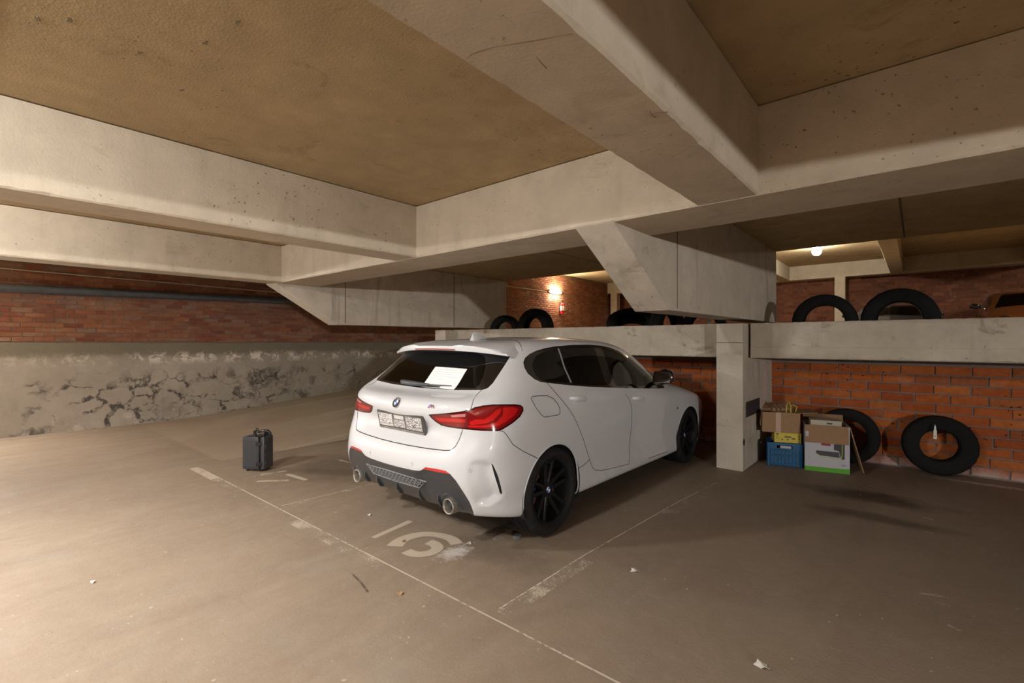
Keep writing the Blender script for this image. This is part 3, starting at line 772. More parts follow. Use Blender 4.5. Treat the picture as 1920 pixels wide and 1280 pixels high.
FLAP = [(.567,1.005),(.585,1.019),(.66,1.018),(.75,1.011),(.818,.985),(.860,.943),(.874,.905),(.866,.872),(.838,.864),(.68,.868),(.648,.884),(.60,.938)]
TAILG = [(-.5,1.041),(.057,1.045),(.273,1.049),(.468,1.054),(.662,1.070),(.630,1.045),(.605,1.014),(.592,.972),(.578,.935),(.556,.88),(.536,.825),(.513,.76),(.488,.715),(.456,.689),(.414,.682),(.298,.676),(.132,.671),(-.5,.667)]
RGLASS = [(-.5,1.041),(.057,1.045),(.273,1.049),(.468,1.054),(.662,1.070),(.702,1.083),(.738,1.114),(.787,1.178),(.830,1.235),(.865,1.283),(.895,1.335),(.895,1.37),(-.5,1.37)]
RGIN = [(-.5,1.058),(.30,1.062),(.620,1.078),(.645,1.10),(.67,1.148),(.69,1.226),(.692,1.275),(.675,1.300),(.640,1.312),(.585,1.316),(-.5,1.322)]
BUMP = [(-.5,.667),(.132,.671),(.298,.676),(.414,.682),(.456,.689),(.488,.715),(.513,.76),(.536,.829),(.663,.826),(.775,.824),(.800,.818),(.82,.795),(.862,.728),(.937,.668),(1.056,.59),(1.16,.53),(1.16,.05),(-.5,.05)]
DIFF = [(-.5,.515),(.052,.515),(.191,.52),(.242,.527),(.262,.540),(.285,.562),(.358,.566),(.424,.564),(.457,.546),(.496,.506),(.544,.434),(.582,.369),(.605,.301),(.615,.24),(.615,.05),(-.5,.05)]
REFL = [(.268,.546),(.285,.562),(.358,.566),(.424,.564),(.453,.547),(.365,.543)]
SLIT = [(.719,.620),(.730,.613),(.752,.567),(.769,.525),(.783,.465),(.791,.422),(.787,.409),(.775,.422),(.763,.468),(.745,.525)]
LIGHT = [(.297,.899),(.317,.905),(.448,.928),(.53,.944),(.585,.959),(.613,.972),(.67,.984),(.734,.989),(.81,.987),(.881,.982),(.922,.973),(.940,.958),(.943,.935),(.917,.898),(.863,.864),(.788,.828),(.767,.823),(.663,.826),(.542,.829),(.44,.828),(.386,.832),(.347,.852),(.317,.877)]
def shrink(poly, d, c=None):
    out = []; n = len(poly)
    for i in range(n):
        a = Vector(poly[i-1]); b = Vector(poly[i]); e = Vector(poly[(i+1) % n])
        d1 = (b-a).normalized(); d2 = (e-b).normalized()
        n1 = Vector((-d1.y, d1.x)); n2 = Vector((-d2.y, d2.x)); m = (n1+n2)
        if m.length < 1e-6: m = n1
        m.normalize(); out.append(tuple(b + m*d/max(0.5, m.dot(n1))))
    return out
def area(poly): return sum(poly[i-1][0]*poly[i][1]-poly[i][0]*poly[i-1][1] for i in range(len(poly)))/2
LIGHT_IN = shrink(LIGHT, 0.010 if area(LIGHT) > 0 else -0.010)
BAR_A = [(.345,.881),(.448,.890),(.562,.897),(.558,.874),(.448,.866),(.378,.860)]
BAR_B = [(.578,.877),(.62,.896),(.676,.899),(.711,.917),(.754,.953),(.790,.964),(.778,.930),(.732,.892),(.69,.874),(.592,.858)]
BAR_C = [(.800,.967),(.873,.964),(.905,.948),(.875,.911),(.818,.878),(.767,.855),(.662,.845),(.571,.845),(.573,.855),(.683,.861),(.754,.878),(.797,.918)]
REV = [(.455,.912),(.507,.923),(.559,.930),(.556,.910),(.462,.901)]
SCAL = [(.575,.640),(.62,.655),(.675,.648),(.721,.622),(.752,.53),(.789,.425),(.789,.388),(.711,.342),(.62,.345),(.585,.438),(.555,.521)]
def circ(cy, cz, r, n=44): return [(cy+r*math.cos(2*PI*i/n), cz+r*math.sin(2*PI*i/n)) for i in range(n)]
WHEELS = [(.79, .318), (3.46, .318)]
ARCH = [circ(y, z, .342) for y, z in WHEELS]

# sculpted hollow beside the bumper slit, tucked behind a crisp outer edge
G = GRID.copy(); GN = grid_normals(GRID)
for i in range(NU):
    for j in range(NV):
        p = G[i, j]
        if p[1] < 0.75 and p[2] < 0.75 and p[0] > 0.3:
            s, z = (p[0]+p[1])*SQ, p[2]
            if in_poly(SCAL, s, z):
                d = seg_dist(SCAL, s, z)
                right = sstep((s-0.57)/0.16)
                k = sstep(d/0.035)*(0.30+0.70*right)*0.030
                G[i, j] = p - GN[i, j]*k
            elif in_poly(DIFF, s, z):
                d = seg_dist(DIFF, s, z); G[i, j] = p - GN[i, j]*0.012*sstep(d/0.03)
GN = grid_normals(G)

bm = bmesh.new()
LN = bm.verts.layers.float_vector.new('nrm')
LI = bm.faces.layers.int.new('panel')
gv = [[None]*NV for _ in range(NU)]
for i in range(NU):
    for j in range(NV):
        v = bm.verts.new(G[i, j]); v[LN] = Vector(GN[i, j]); gv[i][j] = v
WIND = set()
for i in range(NU-1):
    for j in range(NV-1):
        f = bm.faces.new((gv[i][j], gv[i+1][j], gv[i+1][j+1], gv[i][j+1]))
        f.smooth = True
        if i >= 11*SUBU+4 and 9*SUBV+1 <= j < 12*SUBV-2: f[LI] = 90
bm.normal_update()

def candidates(poly, pr, flt):
    x0 = min(p[0] for p in poly)-.002; x1 = max(p[0] for p in poly)+.002
    z0 = min(p[1] for p in poly)-.002; z1 = max(p[1] for p in poly)+.002
    out = []
    for f in bm.faces:
        if not flt(f): continue
        q = [P2(v.co, pr) for v in f.verts]
        if max(a[0] for a in q) < x0 or min(a[0] for a in q) > x1 or max(a[1] for a in q) < z0 or min(a[1] for a in q) > z1: continue
        out.append(f)
    return out
def cut(poly, pr, flt, pid, over=None):
    """cuts the body along a closed outline and numbers the faces inside"""
    cand = set(candidates(poly, pr, flt)); e1, dr = PROJ[pr]; n = len(poly)
    for i in range(n):
        a, b = poly[i], poly[(i+1) % n]
        dx, dz = b[0]-a[0], b[1]-a[1]
        if math.hypot(dx, dz) < 1e-6: continue
        no = (e1*dz + Vector((0, 0, 1))*(-dx)).normalized(); co = e1*a[0] + Vector((0, 0, a[1]))
        x0, x1 = min(a[0], b[0])-1e-4, max(a[0], b[0])+1e-4; z0, z1 = min(a[1], b[1])-1e-4, max(a[1], b[1])+1e-4
        fs = []
        for f in cand:
            if not f.is_valid: continue
            q = [P2(v.co, pr) for v in f.verts]
            if max(t[0] for t in q) < x0 or min(t[0] for t in q) > x1 or max(t[1] for t in q) < z0 or min(t[1] for t in q) > z1: continue
            fs.append(f)
        if not fs: continue
        es = {e for f in fs for e in f.edges}; vs = {v for f in fs for v in f.verts}
        r = bmesh.ops.bisect_plane(bm, geom=list(vs)+list(es)+fs, dist=1e-5, plane_co=co, plane_no=no)
        cand = {f for f in cand if f.is_valid} | {g for g in r['geom'] if isinstance(g, bmesh.types.BMFace)}
    for f in cand:
        if not f.is_valid: continue
        c = f.calc_center_median(); q = P2(c, pr)
        if in_poly(poly, q[0], q[1]) and (over is None or f[LI] in over): f[LI] = pid
side = lambda f: f.calc_center_median().x > 0.42 and f.normal.x > 0.2
tail = lambda f: f.calc_center_median().y < 1.15 and (f.normal.x*SQ - f.normal.y*SQ) > -0.15 and f.calc_center_median().z < 1.40
(P_BODY, P_RDOOR, P_FDOOR, P_FLAP, P_DLO, P_Q, P_RG, P_FG, P_TAILG, P_RBLK, P_RGL, P_BUMP, P_DIFF, P_REFL, P_SLIT, P_LIGHT, P_LIN, P_BA, P_BB, P_BC, P_REV) = range(21)
P_ARCH, P_WIND = 91, 90
cut(RDOOR, 'y', side, P_RDOOR, (P_BODY,)); cut(FDOOR, 'y', side, P_FDOOR, (P_BODY,))
cut(FLAP, 'y', side, P_FLAP, (P_BODY,))
cut(DLO, 'y', side, P_DLO, (0, 1, 2, 90))
cut(QUART, 'y', side, P_Q, (P_DLO,)); cut(RGLS, 'y', side, P_RG, (P_DLO,)); cut(FGLS, 'y', side, P_FG, (P_DLO,))
cut(RGLASS, 'd', tail, P_RBLK, (0,)); cut(RGIN, 'd', tail, P_RGL, (P_RBLK,))
cut(TAILG, 'd', tail, P_TAILG, (0,)); cut(BUMP, 'd', tail, P_BUMP, (0,))
cut(DIFF, 'd', tail, P_DIFF, (P_BUMP,)); cut(REFL, 'd', tail, P_REFL, (P_BUMP, P_DIFF)); cut(SLIT, 'd', tail, P_SLIT, (P_BUMP,))
cut(LIGHT, 'd', tail, P_LIGHT, (0, P_TAILG, P_BUMP)); cut(LIGHT_IN, 'd', tail, P_LIN, (P_LIGHT,))
for poly, pid in ((BAR_A, P_BA), (BAR_B, P_BB), (BAR_C, P_BC), (REV, P_REV)): cut(poly, 'd', tail, pid, (P_LIN,))
for a in ARCH: cut(a, 'y', lambda f: f.calc_center_median().x > 0.42, P_ARCH)

# read the cut half back as plain lists
bm.verts.index_update()
VCO = [v.co.copy() for v in bm.verts]; VNO = [v[LN].copy().normalized() for v in bm.verts]
PAN = {}
for f in bm.faces: PAN.setdefault(f[LI], []).append([v.index for v in f.verts])
BODY_BVH = BVHTree.FromPolygons([tuple(p) for p in G.reshape(-1, 3)], [(i*NV+j, (i+1)*NV+j, (i+1)*NV+j+1, i*NV+j+1) for i in range(NU-1) for j in range(NV-1)])
bm.free()

def panel(name, ids, mat, parent, sides=(1,), thick=0.012, inner=None, lift=0.0):
    """a solid panel from the cut faces; sides (1,-1) joined across the middle"""
    vs = []; ns = []; fs = []; key = {}
    for s in sides:
        for pid in ids:
            for f in PAN.get(pid, []):
                ff = []
                for k in f:
                    p = VCO[k]; nn = VNO[k]
                    kk = (k, s) if p.x > 1e-5 else (k, 0)
                    if kk not in key:
                        key[kk] = len(vs); vs.append(Vector((p.x*s, p.y, p.z)) + Vector((nn.x*s, nn.y, nn.z))*lift); ns.append(Vector((nn.x*s, nn.y, nn.z)))
                    ff.append(key[kk])
                fs.append(ff if s > 0 else ff[::-1])
    if not fs: print('EMPTY PANEL', name, ids); return None
    n = len(vs); m0 = len(fs); cnt = {}
    for f in fs:
        for a, b in zip(f, f[1:]+f[:1]): cnt[(a, b)] = cnt.get((a, b), 0)+1
    if thick:
        vs2 = [v - q*thick for v, q in zip(vs, ns)]; ns2 = [-q for q in ns]
        inn = [[k+n for k in f[::-1]] for f in fs]
        rim = [[b, a, a+n, b+n] for (a, b) in cnt if (b, a) not in cnt]
        vs += vs2; ns += ns2; fs = fs + inn + rim
    me = bpy.data.meshes.new(name); me.from_pydata(vs, [], fs)
    me.materials.append(mat)
    if inner: me.materials.append(inner); me.polygons.foreach_set('material_index', [0]*m0 + ([1]*m0 + [0]*(len(fs)-2*m0) if thick else []))
    me.polygons.foreach_set('use_smooth', [True]*len(fs))
    me.update(); me.normals_split_custom_set_from_vertices(ns)
    return link(name, me, parent)

CAR = empty('car', CAR_AT, 'white five-door hatchback parked in bay 16 with black wheels', 'car')
body = panel('body', [P_BODY], M_PAINT, CAR, (1, -1), inner=M_TRIM)
LOOKS = []
for s in (1, -1):
    for nm, pid, gl, gid in (('rear_door', P_RDOOR, M_GLASS_D, P_RG), ('front_door', P_FDOOR, M_GLASS, P_FG)):
        d = panel(nm, [pid], M_PAINT, CAR, (s,), inner=M_TRIM)
        panel('window', [gid], gl, d, (s,), 0.004, lift=-0.003)
        h = MB()
        hc = (.866, 1.135, .955) if nm == 'rear_door' else (.885, 2.145, .866)
        sec = []
        for k in range(13):
            t = -1+2*k/12; y = hc[1]+0.108*t; w = 0.024*(1-abs(t)**3.2*0.7)
            out = 0.036*(1-abs(t)**4)+0.003; z = hc[2]-0.11*0.108*t
            hit = BODY_BVH.ray_cast(Vector((2, y, z)), Vector((-1, 0, 0)))[0]
            x0 = hit.x if hit else hc[0]
            sec += [((x0+out*c)*s, y, z+w*q) for c, q in ((-.3, -1), (.75, -.9), (1, -.3), (1, .4), (.8, .95), (-.3, 1))]
        fcs = [(6*i+k, 6*i+(k+1) % 6, 6*i+6+(k+1) % 6, 6*i+6+k) for i in range(12) for k in range(6)] + [tuple(range(6)), tuple(range(72, 78))]
        h.add(sec, fcs); h.build('handle', M_PAINT, d, 0.9)
        # dished recess behind the handle
        hd = MB(); ring = [((BODY_BVH.ray_cast(Vector((2, hc[1]+0.075*math.cos(a), hc[2]-0.006+0.03*math.sin(a))), Vector((-1, 0, 0)))[0] or Vector((hc[0], 0, 0))).x, hc[1]+0.075*math.cos(a), hc[2]-0.006+0.03*math.sin(a)) for a in [2*PI*i/20 for i in range(20)]]
        hd.add([((x+0.0012)*s, y, z) for x, y, z in ring]+[((ring[0][0]+0.003)*s, hc[1], hc[2]-0.006)], [(i, (i+1) % 20, 20) for i in range(20)])
    panel('fuel_flap' if s > 0 else 'quarter_skin', [P_FLAP], M_PAINT, CAR, (s,), inner=M_TRIM, lift=-0.001 if s > 0 else 0)
    wt = panel('window_surround', [P_DLO], M_GLOSSBLACK, CAR, (s,), inner=M_TRIM, lift=-0.001)
    panel('quarter_window', [P_Q], M_GLASS_D, wt, (s,), 0.004, lift=-0.003)
    wt['label'] = 'gloss black trim round the side windows'
panel('windscreen', [P_WIND], M_GLASS, CAR, (1, -1), 0.005, lift=-0.003)
tg = panel('tailgate', [P_TAILG], M_PAINT, CAR, (1, -1), inner=M_TRIM)
panel('rear_window_surround', [P_RBLK], M_GLOSSBLACK, CAR, (1, -1), inner=M_TRIM, lift=-0.001)
RW = panel('rear_window', [P_RGL], M_GLASS_R, CAR, (1, -1), 0.004, lift=-0.002)
bp = panel('rear_bumper', [P_BUMP], M_PAINT, CAR, (1, -1), inner=M_TRIM)
df = panel('diffuser', [P_DIFF], M_DIFFUSER, CAR, (1, -1), inner=M_TRIM)
df['label'] = 'dark grey lower bumper insert'
for s in (1, -1):
    panel('reflector', [P_REFL], M_REFL, bp, (s,), 0.01, lift=0.002)
    panel('air_slit', [P_SLIT], M_SEAM, bp, (s,), 0.01, lift=-0.014)
    tl = panel('tail_light', [P_LIGHT], M_LENS, CAR, (s,), 0.02, lift=0.001)
    tl['label'] = 'red tail light with dark rim'
    panel('lens', [P_LIN], M_LENS2, tl, (s,), 0.02, lift=0.0005)
    for pid, m, nm in ((P_BA, M_LENS3, 'light_bar'), (P_BB, M_LENS3, 'light_bar'), (P_BC, M_LENS3, 'light_bar'), (P_REV, M_LENS4, 'reversing_lens')):
        panel(nm, [pid], m, tl, (s,), 0.02, lift=0.001)

# seams between panels: thin dark gaps that follow the skin
def on_skin(poly, pr, s=1, step=0.02, closed=False, off=-0.0005):
    e1, dr = PROJ[pr]; pts = []; n = len(poly); last = None
    for i in range(n if closed else n-1):
        a, b = Vector(poly[i]), Vector(poly[(i+1) % n]); m = max(1, int((b-a).length/step))
        for k in range(m+(1 if i == (n-1 if closed else n-2) else 0)):
            q = a.lerp(b, k/m)
            h = BODY_BVH.ray_cast(e1*q.x + Vector((0, 0, q.y)) + dr*3, -dr)
            if h[0] is not None and h[0].x >= -1e-4:
                p = h[0]+h[1]*0; pts.append((p.x*s, p.y, p.z))
    return pts
SEAMS = [('y', RDOOR[:19], (1, -1)), ('y', FDOOR[7:9], (1, -1)), ('y', FLAP+FLAP[:1], (1,)), ('d', TAILG[4:10], (1, -1)), ('d', TAILG[10:14], (1, -1)),
         ('d', BUMP[9:16], (1, -1)), ('d', [(.555,.955),(.552,.83)], (1, -1)), ('y', [(1.125,.410),(1.235,.425),(1.30,.445)], (1, -1))]
for pr, poly, ss in SEAMS:
    for s in ss:
        b = MB(); b.path(on_skin(poly, pr, s), 0.0024, 5); b.build('seam', M_SEAM, body)
b = MB(); pts = on_skin(TAILG[13:], 'd', 1); b.path(pts + [(-x, y, z) for x, y, z in pts[::-1] if x > 0.01], 0.0035, 5); b.build('seam', M_SEAM, tg)
for s in (1, -1):                                       # thin edges of the tail lights and the side-window bars
    b = MB(); b.path(on_skin([(1.112, 1.345), (1.100, 1.20), (1.103, 1.080)], 'y', s), 0.006, 6); b.build('window_divider', M_CHROME if False else M_MESHPL, CAR, 1)
    for cy, cz in WHEELS:                               # folded lips of the wheel openings
        pts = []
        for k in range(37):
            a = -0.32 + (PI+0.64)*k/36; y, z = cy+.342*math.cos(a), cz+.342*math.sin(a)
            if z < (0.26 if y < cy else 0.29): continue
            h = BODY_BVH.ray_cast(Vector((2, y, z)), Vector((-1, 0, 0)))[0]
            if h: pts.append(((h.x-0.004)*s, y, h.z))
        b = MB(); b.path(pts, 0.007, 8); b.build('wheel_arch', M_PAINT, body, 1)
# sensors, fender dot
for x, z in ((.255, .562), (.72, .577)):
    for s in (1, -1):
        h = BODY_BVH.ray_cast(Vector((x, -1, z)), Vector((0, 1, 0)))
        b = MB(); b.tube(h[0]-h[1]*0.003, h[0]+h[1]*0.0012, 0.011, n=16); o = b.build('sensor_ring', M_MESHPL, bp, 0.6)
        b.v = []; b.f = []; b.m = []; b.tube(h[0]-h[1]*0.003, h[0]+h[1]*0.0018, 0.0095, n=16); o2 = b.build('sensor', M_PAINT, bp, 0.6)
        for q in (o, o2):
            if s < 0: q.scale.x = -1
for s in (1, -1):
    b = MB(); h = BODY_BVH.ray_cast(Vector((2, 3.09, .675)), Vector((-1, 0, 0)))[0]
    b.tube((h.x*s-0.004*s, 3.09, .675), (h.x*s+0.003*s, 3.09, .675), 0.012, n=12); b.build('side_marker', M_SEAM, body, 0.6)

# tail details -----------------------------------------------------
def sk(x, z):
    h = BODY_BVH.ray_cast(Vector((abs(x), -1, z)), Vector((0, 1, 0))); return h[0].y
# roof spoiler
NX, vs, fs = 40, [], []
for i in range(NX+1):
    x = -.662+1.324*i/NX; a = abs(x)/.662
    wing = sstep((abs(x)-.20)/.05)
    yt = .405+.135*a**2.2; zt = 1.335-.040*a**2.5
    yr = .90-.20*a**3.0; h = BODY_BVH.ray_cast(Vector((abs(x), yr, 2)), Vector((0, 0, -1)))[0]
    zr = h.z if h else 1.36
    top = zt+.040+.010*wing*(1-a**6)-.022*a**6
    under = min(zt+.004, 1.345); yu = .60+.05*a
    hu = BODY_BVH.ray_cast(Vector((abs(x), -1, under-0.01)), Vector((0, 1, 0)))[0]
    if hu: yu = hu.y+0.012
    m1 = (yr*.66+yt*.34, zr*.62+top*.38+.008*(1-a**4)); m2 = (yr*.33+yt*.67, zr*.3+top*.7+.008*(1-a**4)+.003*wing)
    ring = [(yr, zr+.0015), m1, m2, (yt+.03, top), (yt+.006, top-.006), (yt, zt+.018), (yt+.006, zt), (yt+.04, zt-.002), (yu, under), (yr+.02, zr-.03)]
    vs += [(x*(1-.62*max(0, p[1]-1.29)*a**6), p[0], p[1]) for p in ring]
m = 10
for i in range(NX):
    for k in range(m): fs.append((m*i+k, m*i+(k+1) % m, m*i+m+(k+1) % m, m*i+m+k))
fs += [tuple(range(m)), tuple(range(m*NX, m*NX+m))]
b = MB(); b.add(vs, fs); sp = b.build('roof_spoiler', M_PAINT, CAR, 0.75)
b = MB()
vs = []; fs = []
for i in range(21):
    x = -.235+.47*i/20; a = abs(x)/.662; yt = .405+.135*a**2.2; zt = 1.335-.040*a**2.5
    vs += [(x, yt-.004, zt+.004), (x, yt-.001, zt+.013), (x, yt+.02, zt+.013), (x, yt+.02, zt+.003)]
for i in range(20):
    for k in range(4): fs.append((4*i+k, 4*i+(k+1) % 4, 4*i+4+(k+1) % 4, 4*i+4+k))
fs += [(0, 1, 2, 3), (80, 81, 82, 83)]
b.add(vs, fs); b.build('brake_light', plain('dull_red_lens', (0.36, 0.09, 0.085), 0.15, coat=1.0), sp, 0.5)
# seam in front of the spoiler
pts = []
for i in range(31):
    x = -.655+1.31*i/30; a = abs(x)/.662; yr = .905-.20*a**3; h = BODY_BVH.ray_cast(Vector((abs(x), yr, 2)), Vector((0, 0, -1)))[0]
    if h: pts.append((x, h.y, h.z+.0012))
b = MB(); b.path(pts, 0.0022, 5); b.build('seam', M_SEAM, sp)
# shark-fin aerial
b = MB(); vs = []; fs = []
fin = [(-.002, .062), (.02, .072), (.05, .069), (.10, .045), (.15, .018), (.185, .002)]
for y, hh in [(-.022, .006), (-.012, .04)] + fin:
    yy = .845+y; zb = BODY_BVH.ray_cast(Vector((0.001, max(.845, yy), 2)), Vector((0, 0, -1)))[0].z-.004
    w = .034*(1-max(0, y/.19)**2)*(0.6 if y < -.02 else 1)
    vs += [(-w, yy, zb), (-w*.32, yy, zb+hh*.62), (-w*.10, yy, zb+hh), (w*.10, yy, zb+hh), (w*.32, yy, zb+hh*.62), (w, yy, zb)]
for i in range(7):
    for k in range(6): fs.append((6*i+k, 6*i+(k+1) % 6, 6*i+6+(k+1) % 6, 6*i+6+k))
fs += [tuple(range(6)), tuple(range(42, 48))]
b.add(vs, fs); b.build('aerial', M_PAINT, CAR, 0.8)
# registration plate in its holder; the characters cannot be read
t = NT('scrambled_plate'); tc = t.n('ShaderNodeTexCoord').outputs['Generated']
vo = t.n('ShaderNodeTexVoronoi', distance='CHEBYCHEV'); t.l(t.scaled(tc, (1, 1, 0.25)), vo.inputs['Vector']); vo.inputs['Scale'].default_value = 20
w = t.n('ShaderNodeSeparateColor'); t.l(vo.outputs['Color'], w.inputs[0])
t.col(t.ramp(w.outputs[0], [(0.0, (.03, .03, .035)), (.3, (.14, .135, .13)), (.5, (.5, .48, .46)), (.8, (.8, .78, .76)), (1.0, (.35, .31, .28))]))
t.b.inputs['Roughness'].default_value = 0.4
M_SCR = t.m
t = NT('scrambled_plate_pale'); tc = t.n('ShaderNodeTexCoord').outputs['Generated']
vo = t.n('ShaderNodeTexVoronoi', distance='CHEBYCHEV'); t.l(t.scaled(tc, (1, 1, 0.5)), vo.inputs['Vector']); vo.inputs['Scale'].default_value = 14
w = t.n('ShaderNodeSeparateColor'); t.l(vo.outputs['Color'], w.inputs[0])
t.col(t.ramp(w.outputs[0], [(0.0, (.12, .115, .12)), (.3, (.40, .37, .36)), (.6, (.66, .62, .60)), (1.0, (.74, .72, .70))]))
t.b.inputs['Roughness'].default_value = 0.4
M_SCR2 = t.m
MP = Matrix.Translation((-0.003, .104, .812)) @ Matrix.Rotation(0.20, 4, 'X') @ Matrix.Rotation(-0.004, 4, 'Y')
pl_ = MB(); pl_.box((-.278, -.008, -.072), (.278, .010, .072), mat=MP)
plate = pl_.build('plate_holder', plain('plate_holder_plastic', (.06, .058, .055), 0.35, coat=.4), CAR, bevel=.004)
b = MB(); b.box((-.262, -.011, -.046), (.262, -.007, .058), mat=MP); b.build('number_plate', plain('plate_ground', (.10, .095, .09), .4), plate, bevel=.001)
for (x0, x1, z0, z1, mt, nm) in ((-.256, -.085, -.022, .052, M_SCR2, 'plate_print'), (-.256, -.085, -.044, -.026, M_SCR2, 'plate_print'), (-.06, .055, .022, .050, plain('plate_strip', (.56, .55, .52), .4), 'plate_print'),
                                 (-.075, .06, -.040, .016, M_SCR, 'plate_print'), (.075, .256, -.020, .052, M_SCR, 'plate_print'), (.075, .256, -.044, -.024, M_SCR, 'plate_print')):
    b = MB(); b.box((x0, -.0122, z0), (x1, -.010, z1), mat=MP); b.build(nm, mt, plate)
b = MB(); b.box((-.262, -.012, -.068), (.262, -.0085, -.052), mat=MP); b.build('holder_strip', plain('holder_strip_print', (.20, .18, .16), .5, grain=.6, gscale=120), plate)
# roundel
ec = Vector((-.015, sk(.015, .955), .955)); hn = BODY_BVH.ray_cast(Vector((.015, -1, .955)), Vector((0, 1, 0)))[1]
if hn.y > 0: hn = -hn
hn = Vector((0, hn.y, hn.z)).normalized(); ux = Vector((1, 0, 0)); uz = ux.cross(hn).normalized()
if uz.z < 0: uz = -uz
def disc(nm, r0, r1, a0, a1, off, mat, par, n=32):
    b = MB(); vs = []; fs = []
    for i in range(n+1):
        a = a0+(a1-a0)*i/n
        for r, o in ((r0, off-.003), (r0, off), (r1, off), (r1, off-.003)):
            vs.append(ec + ux*(r*math.cos(a)) + uz*(r*math.sin(a)) + hn*o)
    for i in range(n):
        for k in range(4): fs.append((4*i+k, 4*i+(k+1) % 4, 4*i+4+(k+1) % 4, 4*i+4+k))
    b.add(vs, fs); return b.build(nm, mat, par)
em = disc('emblem', .0, .0405, 0, 2*PI, .0035, M_CHROME, tg)
M_EB = plain('emblem_black', (.008, .009, .012), .2, coat=1); M_EBL = plain('emblem_blue', (.01, .10, .42), .2, coat=1); M_EW = plain('emblem_white', (.8, .8, .8), .2, coat=1)
disc('emblem_ring', .0235, .0385, 0, 2*PI, .0045, M_EB, tg)
for k in range(4): disc('emblem_quarter', .0, .0215, k*PI/2, (k+1)*PI/2, .0046, M_EBL if k in (1, 3) else M_EW, tg, 8)
cu = bpy.data.curves.new('tmp_letters', 'FONT')
def text_mesh(txt, size, depth=0.0006, align='CENTER'):
    c = bpy.data.curves.new('lettering', 'FONT'); c.body = txt; c.size = size; c.extrude = depth; c.align_x = align; c.align_y = 'CENTER'
    o = bpy.data.objects.new('lettering', c); COL.objects.link(o); dg = bpy.context.evaluated_depsgraph_get()
    me = bpy.data.meshes.new_from_object(o.evaluated_get(dg)); bpy.data.objects.remove(o); bpy.data.curves.remove(c)
    return me
bpy.data.curves.remove(cu)
def place_text(name, txt, size, M, mat, parent, depth=0.0006, align='CENTER'):
    me = text_mesh(txt, size, depth, align); me.transform(M); me.materials.clear(); me.materials.append(mat)
    return link(name, me, parent)
for ch, ang in (('B', 128), ('M', 90), ('W', 52)):
    a = math.radians(ang); c = ec + ux*(.031*math.cos(a)) + uz*(.031*math.sin(a)) + hn*.0048
    rot = a-PI/2; X = ux*math.cos(rot)+uz*math.sin(rot); Y = -ux*math.sin(rot)+uz*math.cos(rot)
    place_text('emblem_letter', ch, .015, Matrix((( X.x, Y.x, hn.x, c.x), (X.y, Y.y, hn.y, c.y), (X.z, Y.z, hn.z, c.z), (0, 0, 0, 1))), M_EW, tg, .0003)
# slanted three-stripe badge with the letter M
mb = MB(); mc = Vector((.36, sk(.36, .958)-.001, .958))
def slant(x0, x1, mat, nm):
    b = MB(); vs = []
    for y in (-.002, .004):
        for u, z in ((x0-.008, -.012), (x1-.008, -.012), (x1+.006, .012), (x0+.006, .012)):
            p = Vector((mc.x+u, sk(mc.x+u, mc.z+z)+y-.0015, mc.z+z)); vs.append(p)
    b.add(vs, [(0, 1, 2, 3), (4, 5, 6, 7), (0, 1, 5, 4), (1, 2, 6, 5), (2, 3, 7, 6), (3, 0, 4, 7)]); b.build(nm, mat, tg)
slant(-.026, -.018, plain('badge_light_blue', (.10, .30, .62), .3), 'badge_stripe'); slant(-.018, -.010, plain('badge_blue', (.02, .04, .20), .3), 'badge_stripe'); slant(-.010, -.002, plain('badge_red', (.62, .02, .03), .3), 'badge_stripe')
place_text('badge_letter', 'M', .034, Matrix.Translation((mc.x+.018, mc.y-.004, mc.z)) @ Matrix.Rotation(PI/2, 4, 'X') @ Matrix.Rotation(math.atan2(sk(.40, .958)-sk(.34, .958), .06), 4, 'Y'), M_CHROME, tg, .002)
# wiper
b = MB(); P = lambda x, z, o: Vector((x, sk(x, z)-o, z))
b.path([P(-.285, 1.083, .012), P(-.24, 1.080, .030), P(-.12, 1.077, .034), P(0.0, 1.075, .030), P(.085, 1.075, .022)], [.011, .020, .021, .016, .009], 8)
b.path([P(.085, 1.075, .022), P(.20, 1.077, .018), P(.315, 1.080, .012)], [.006, .005, .004], 6)
b.build('wiper', plain('wiper_grey', (.055, .058, .062), .45), CAR, 1)
b = MB(); b.path([P(-.27, 1.064, .006), P(0, 1.060, .006), P(.20, 1.064, .006)], .0055, 6); b.build('wiper_blade', M_SEAM, CAR, 1)
# diffuser grille: a recessed dark field with raised diamond bars, fins and the two tail pipes
gpoly = [(-.362, .452), (-.20, .462), (0, .466), (.20, .462), (.362, .452), (.275, .392), (0, .388), (-.275, .392)]
def dsk(x, z): return sk(x, z)+0.010
b = MB(); b.add([(x, dsk(x, z)-.0115, z) for x, z in gpoly]+[(x, dsk(x, z), z) for x, z in gpoly], [tuple(range(8)), tuple(range(15, 7, -1))]+[(i, (i+1) % 8, 8+(i+1) % 8, 8+i) for i in range(8)])
gr = b.build('grille', M_SEAM, df)
b = MB()
for sl in (1, -1):
    for k in range(-20, 21):
        x0 = k*.042; seg = []
        for q in range(9):
            z = .389+.076*q/8; x = x0+sl*(z-.43)*1.15
            if in_poly(gpoly, x, z): seg.append((x, dsk(x, z)-.0125, z))
        if len(seg) > 1: b.path(seg, .0055, 4)
b.path([(x, dsk(x, z)-.013, z) for x, z in gpoly], .005, 5, closed=True)
o = b.build('grille_bars', M_MESHPL, df); o['kind'] = 'stuff'
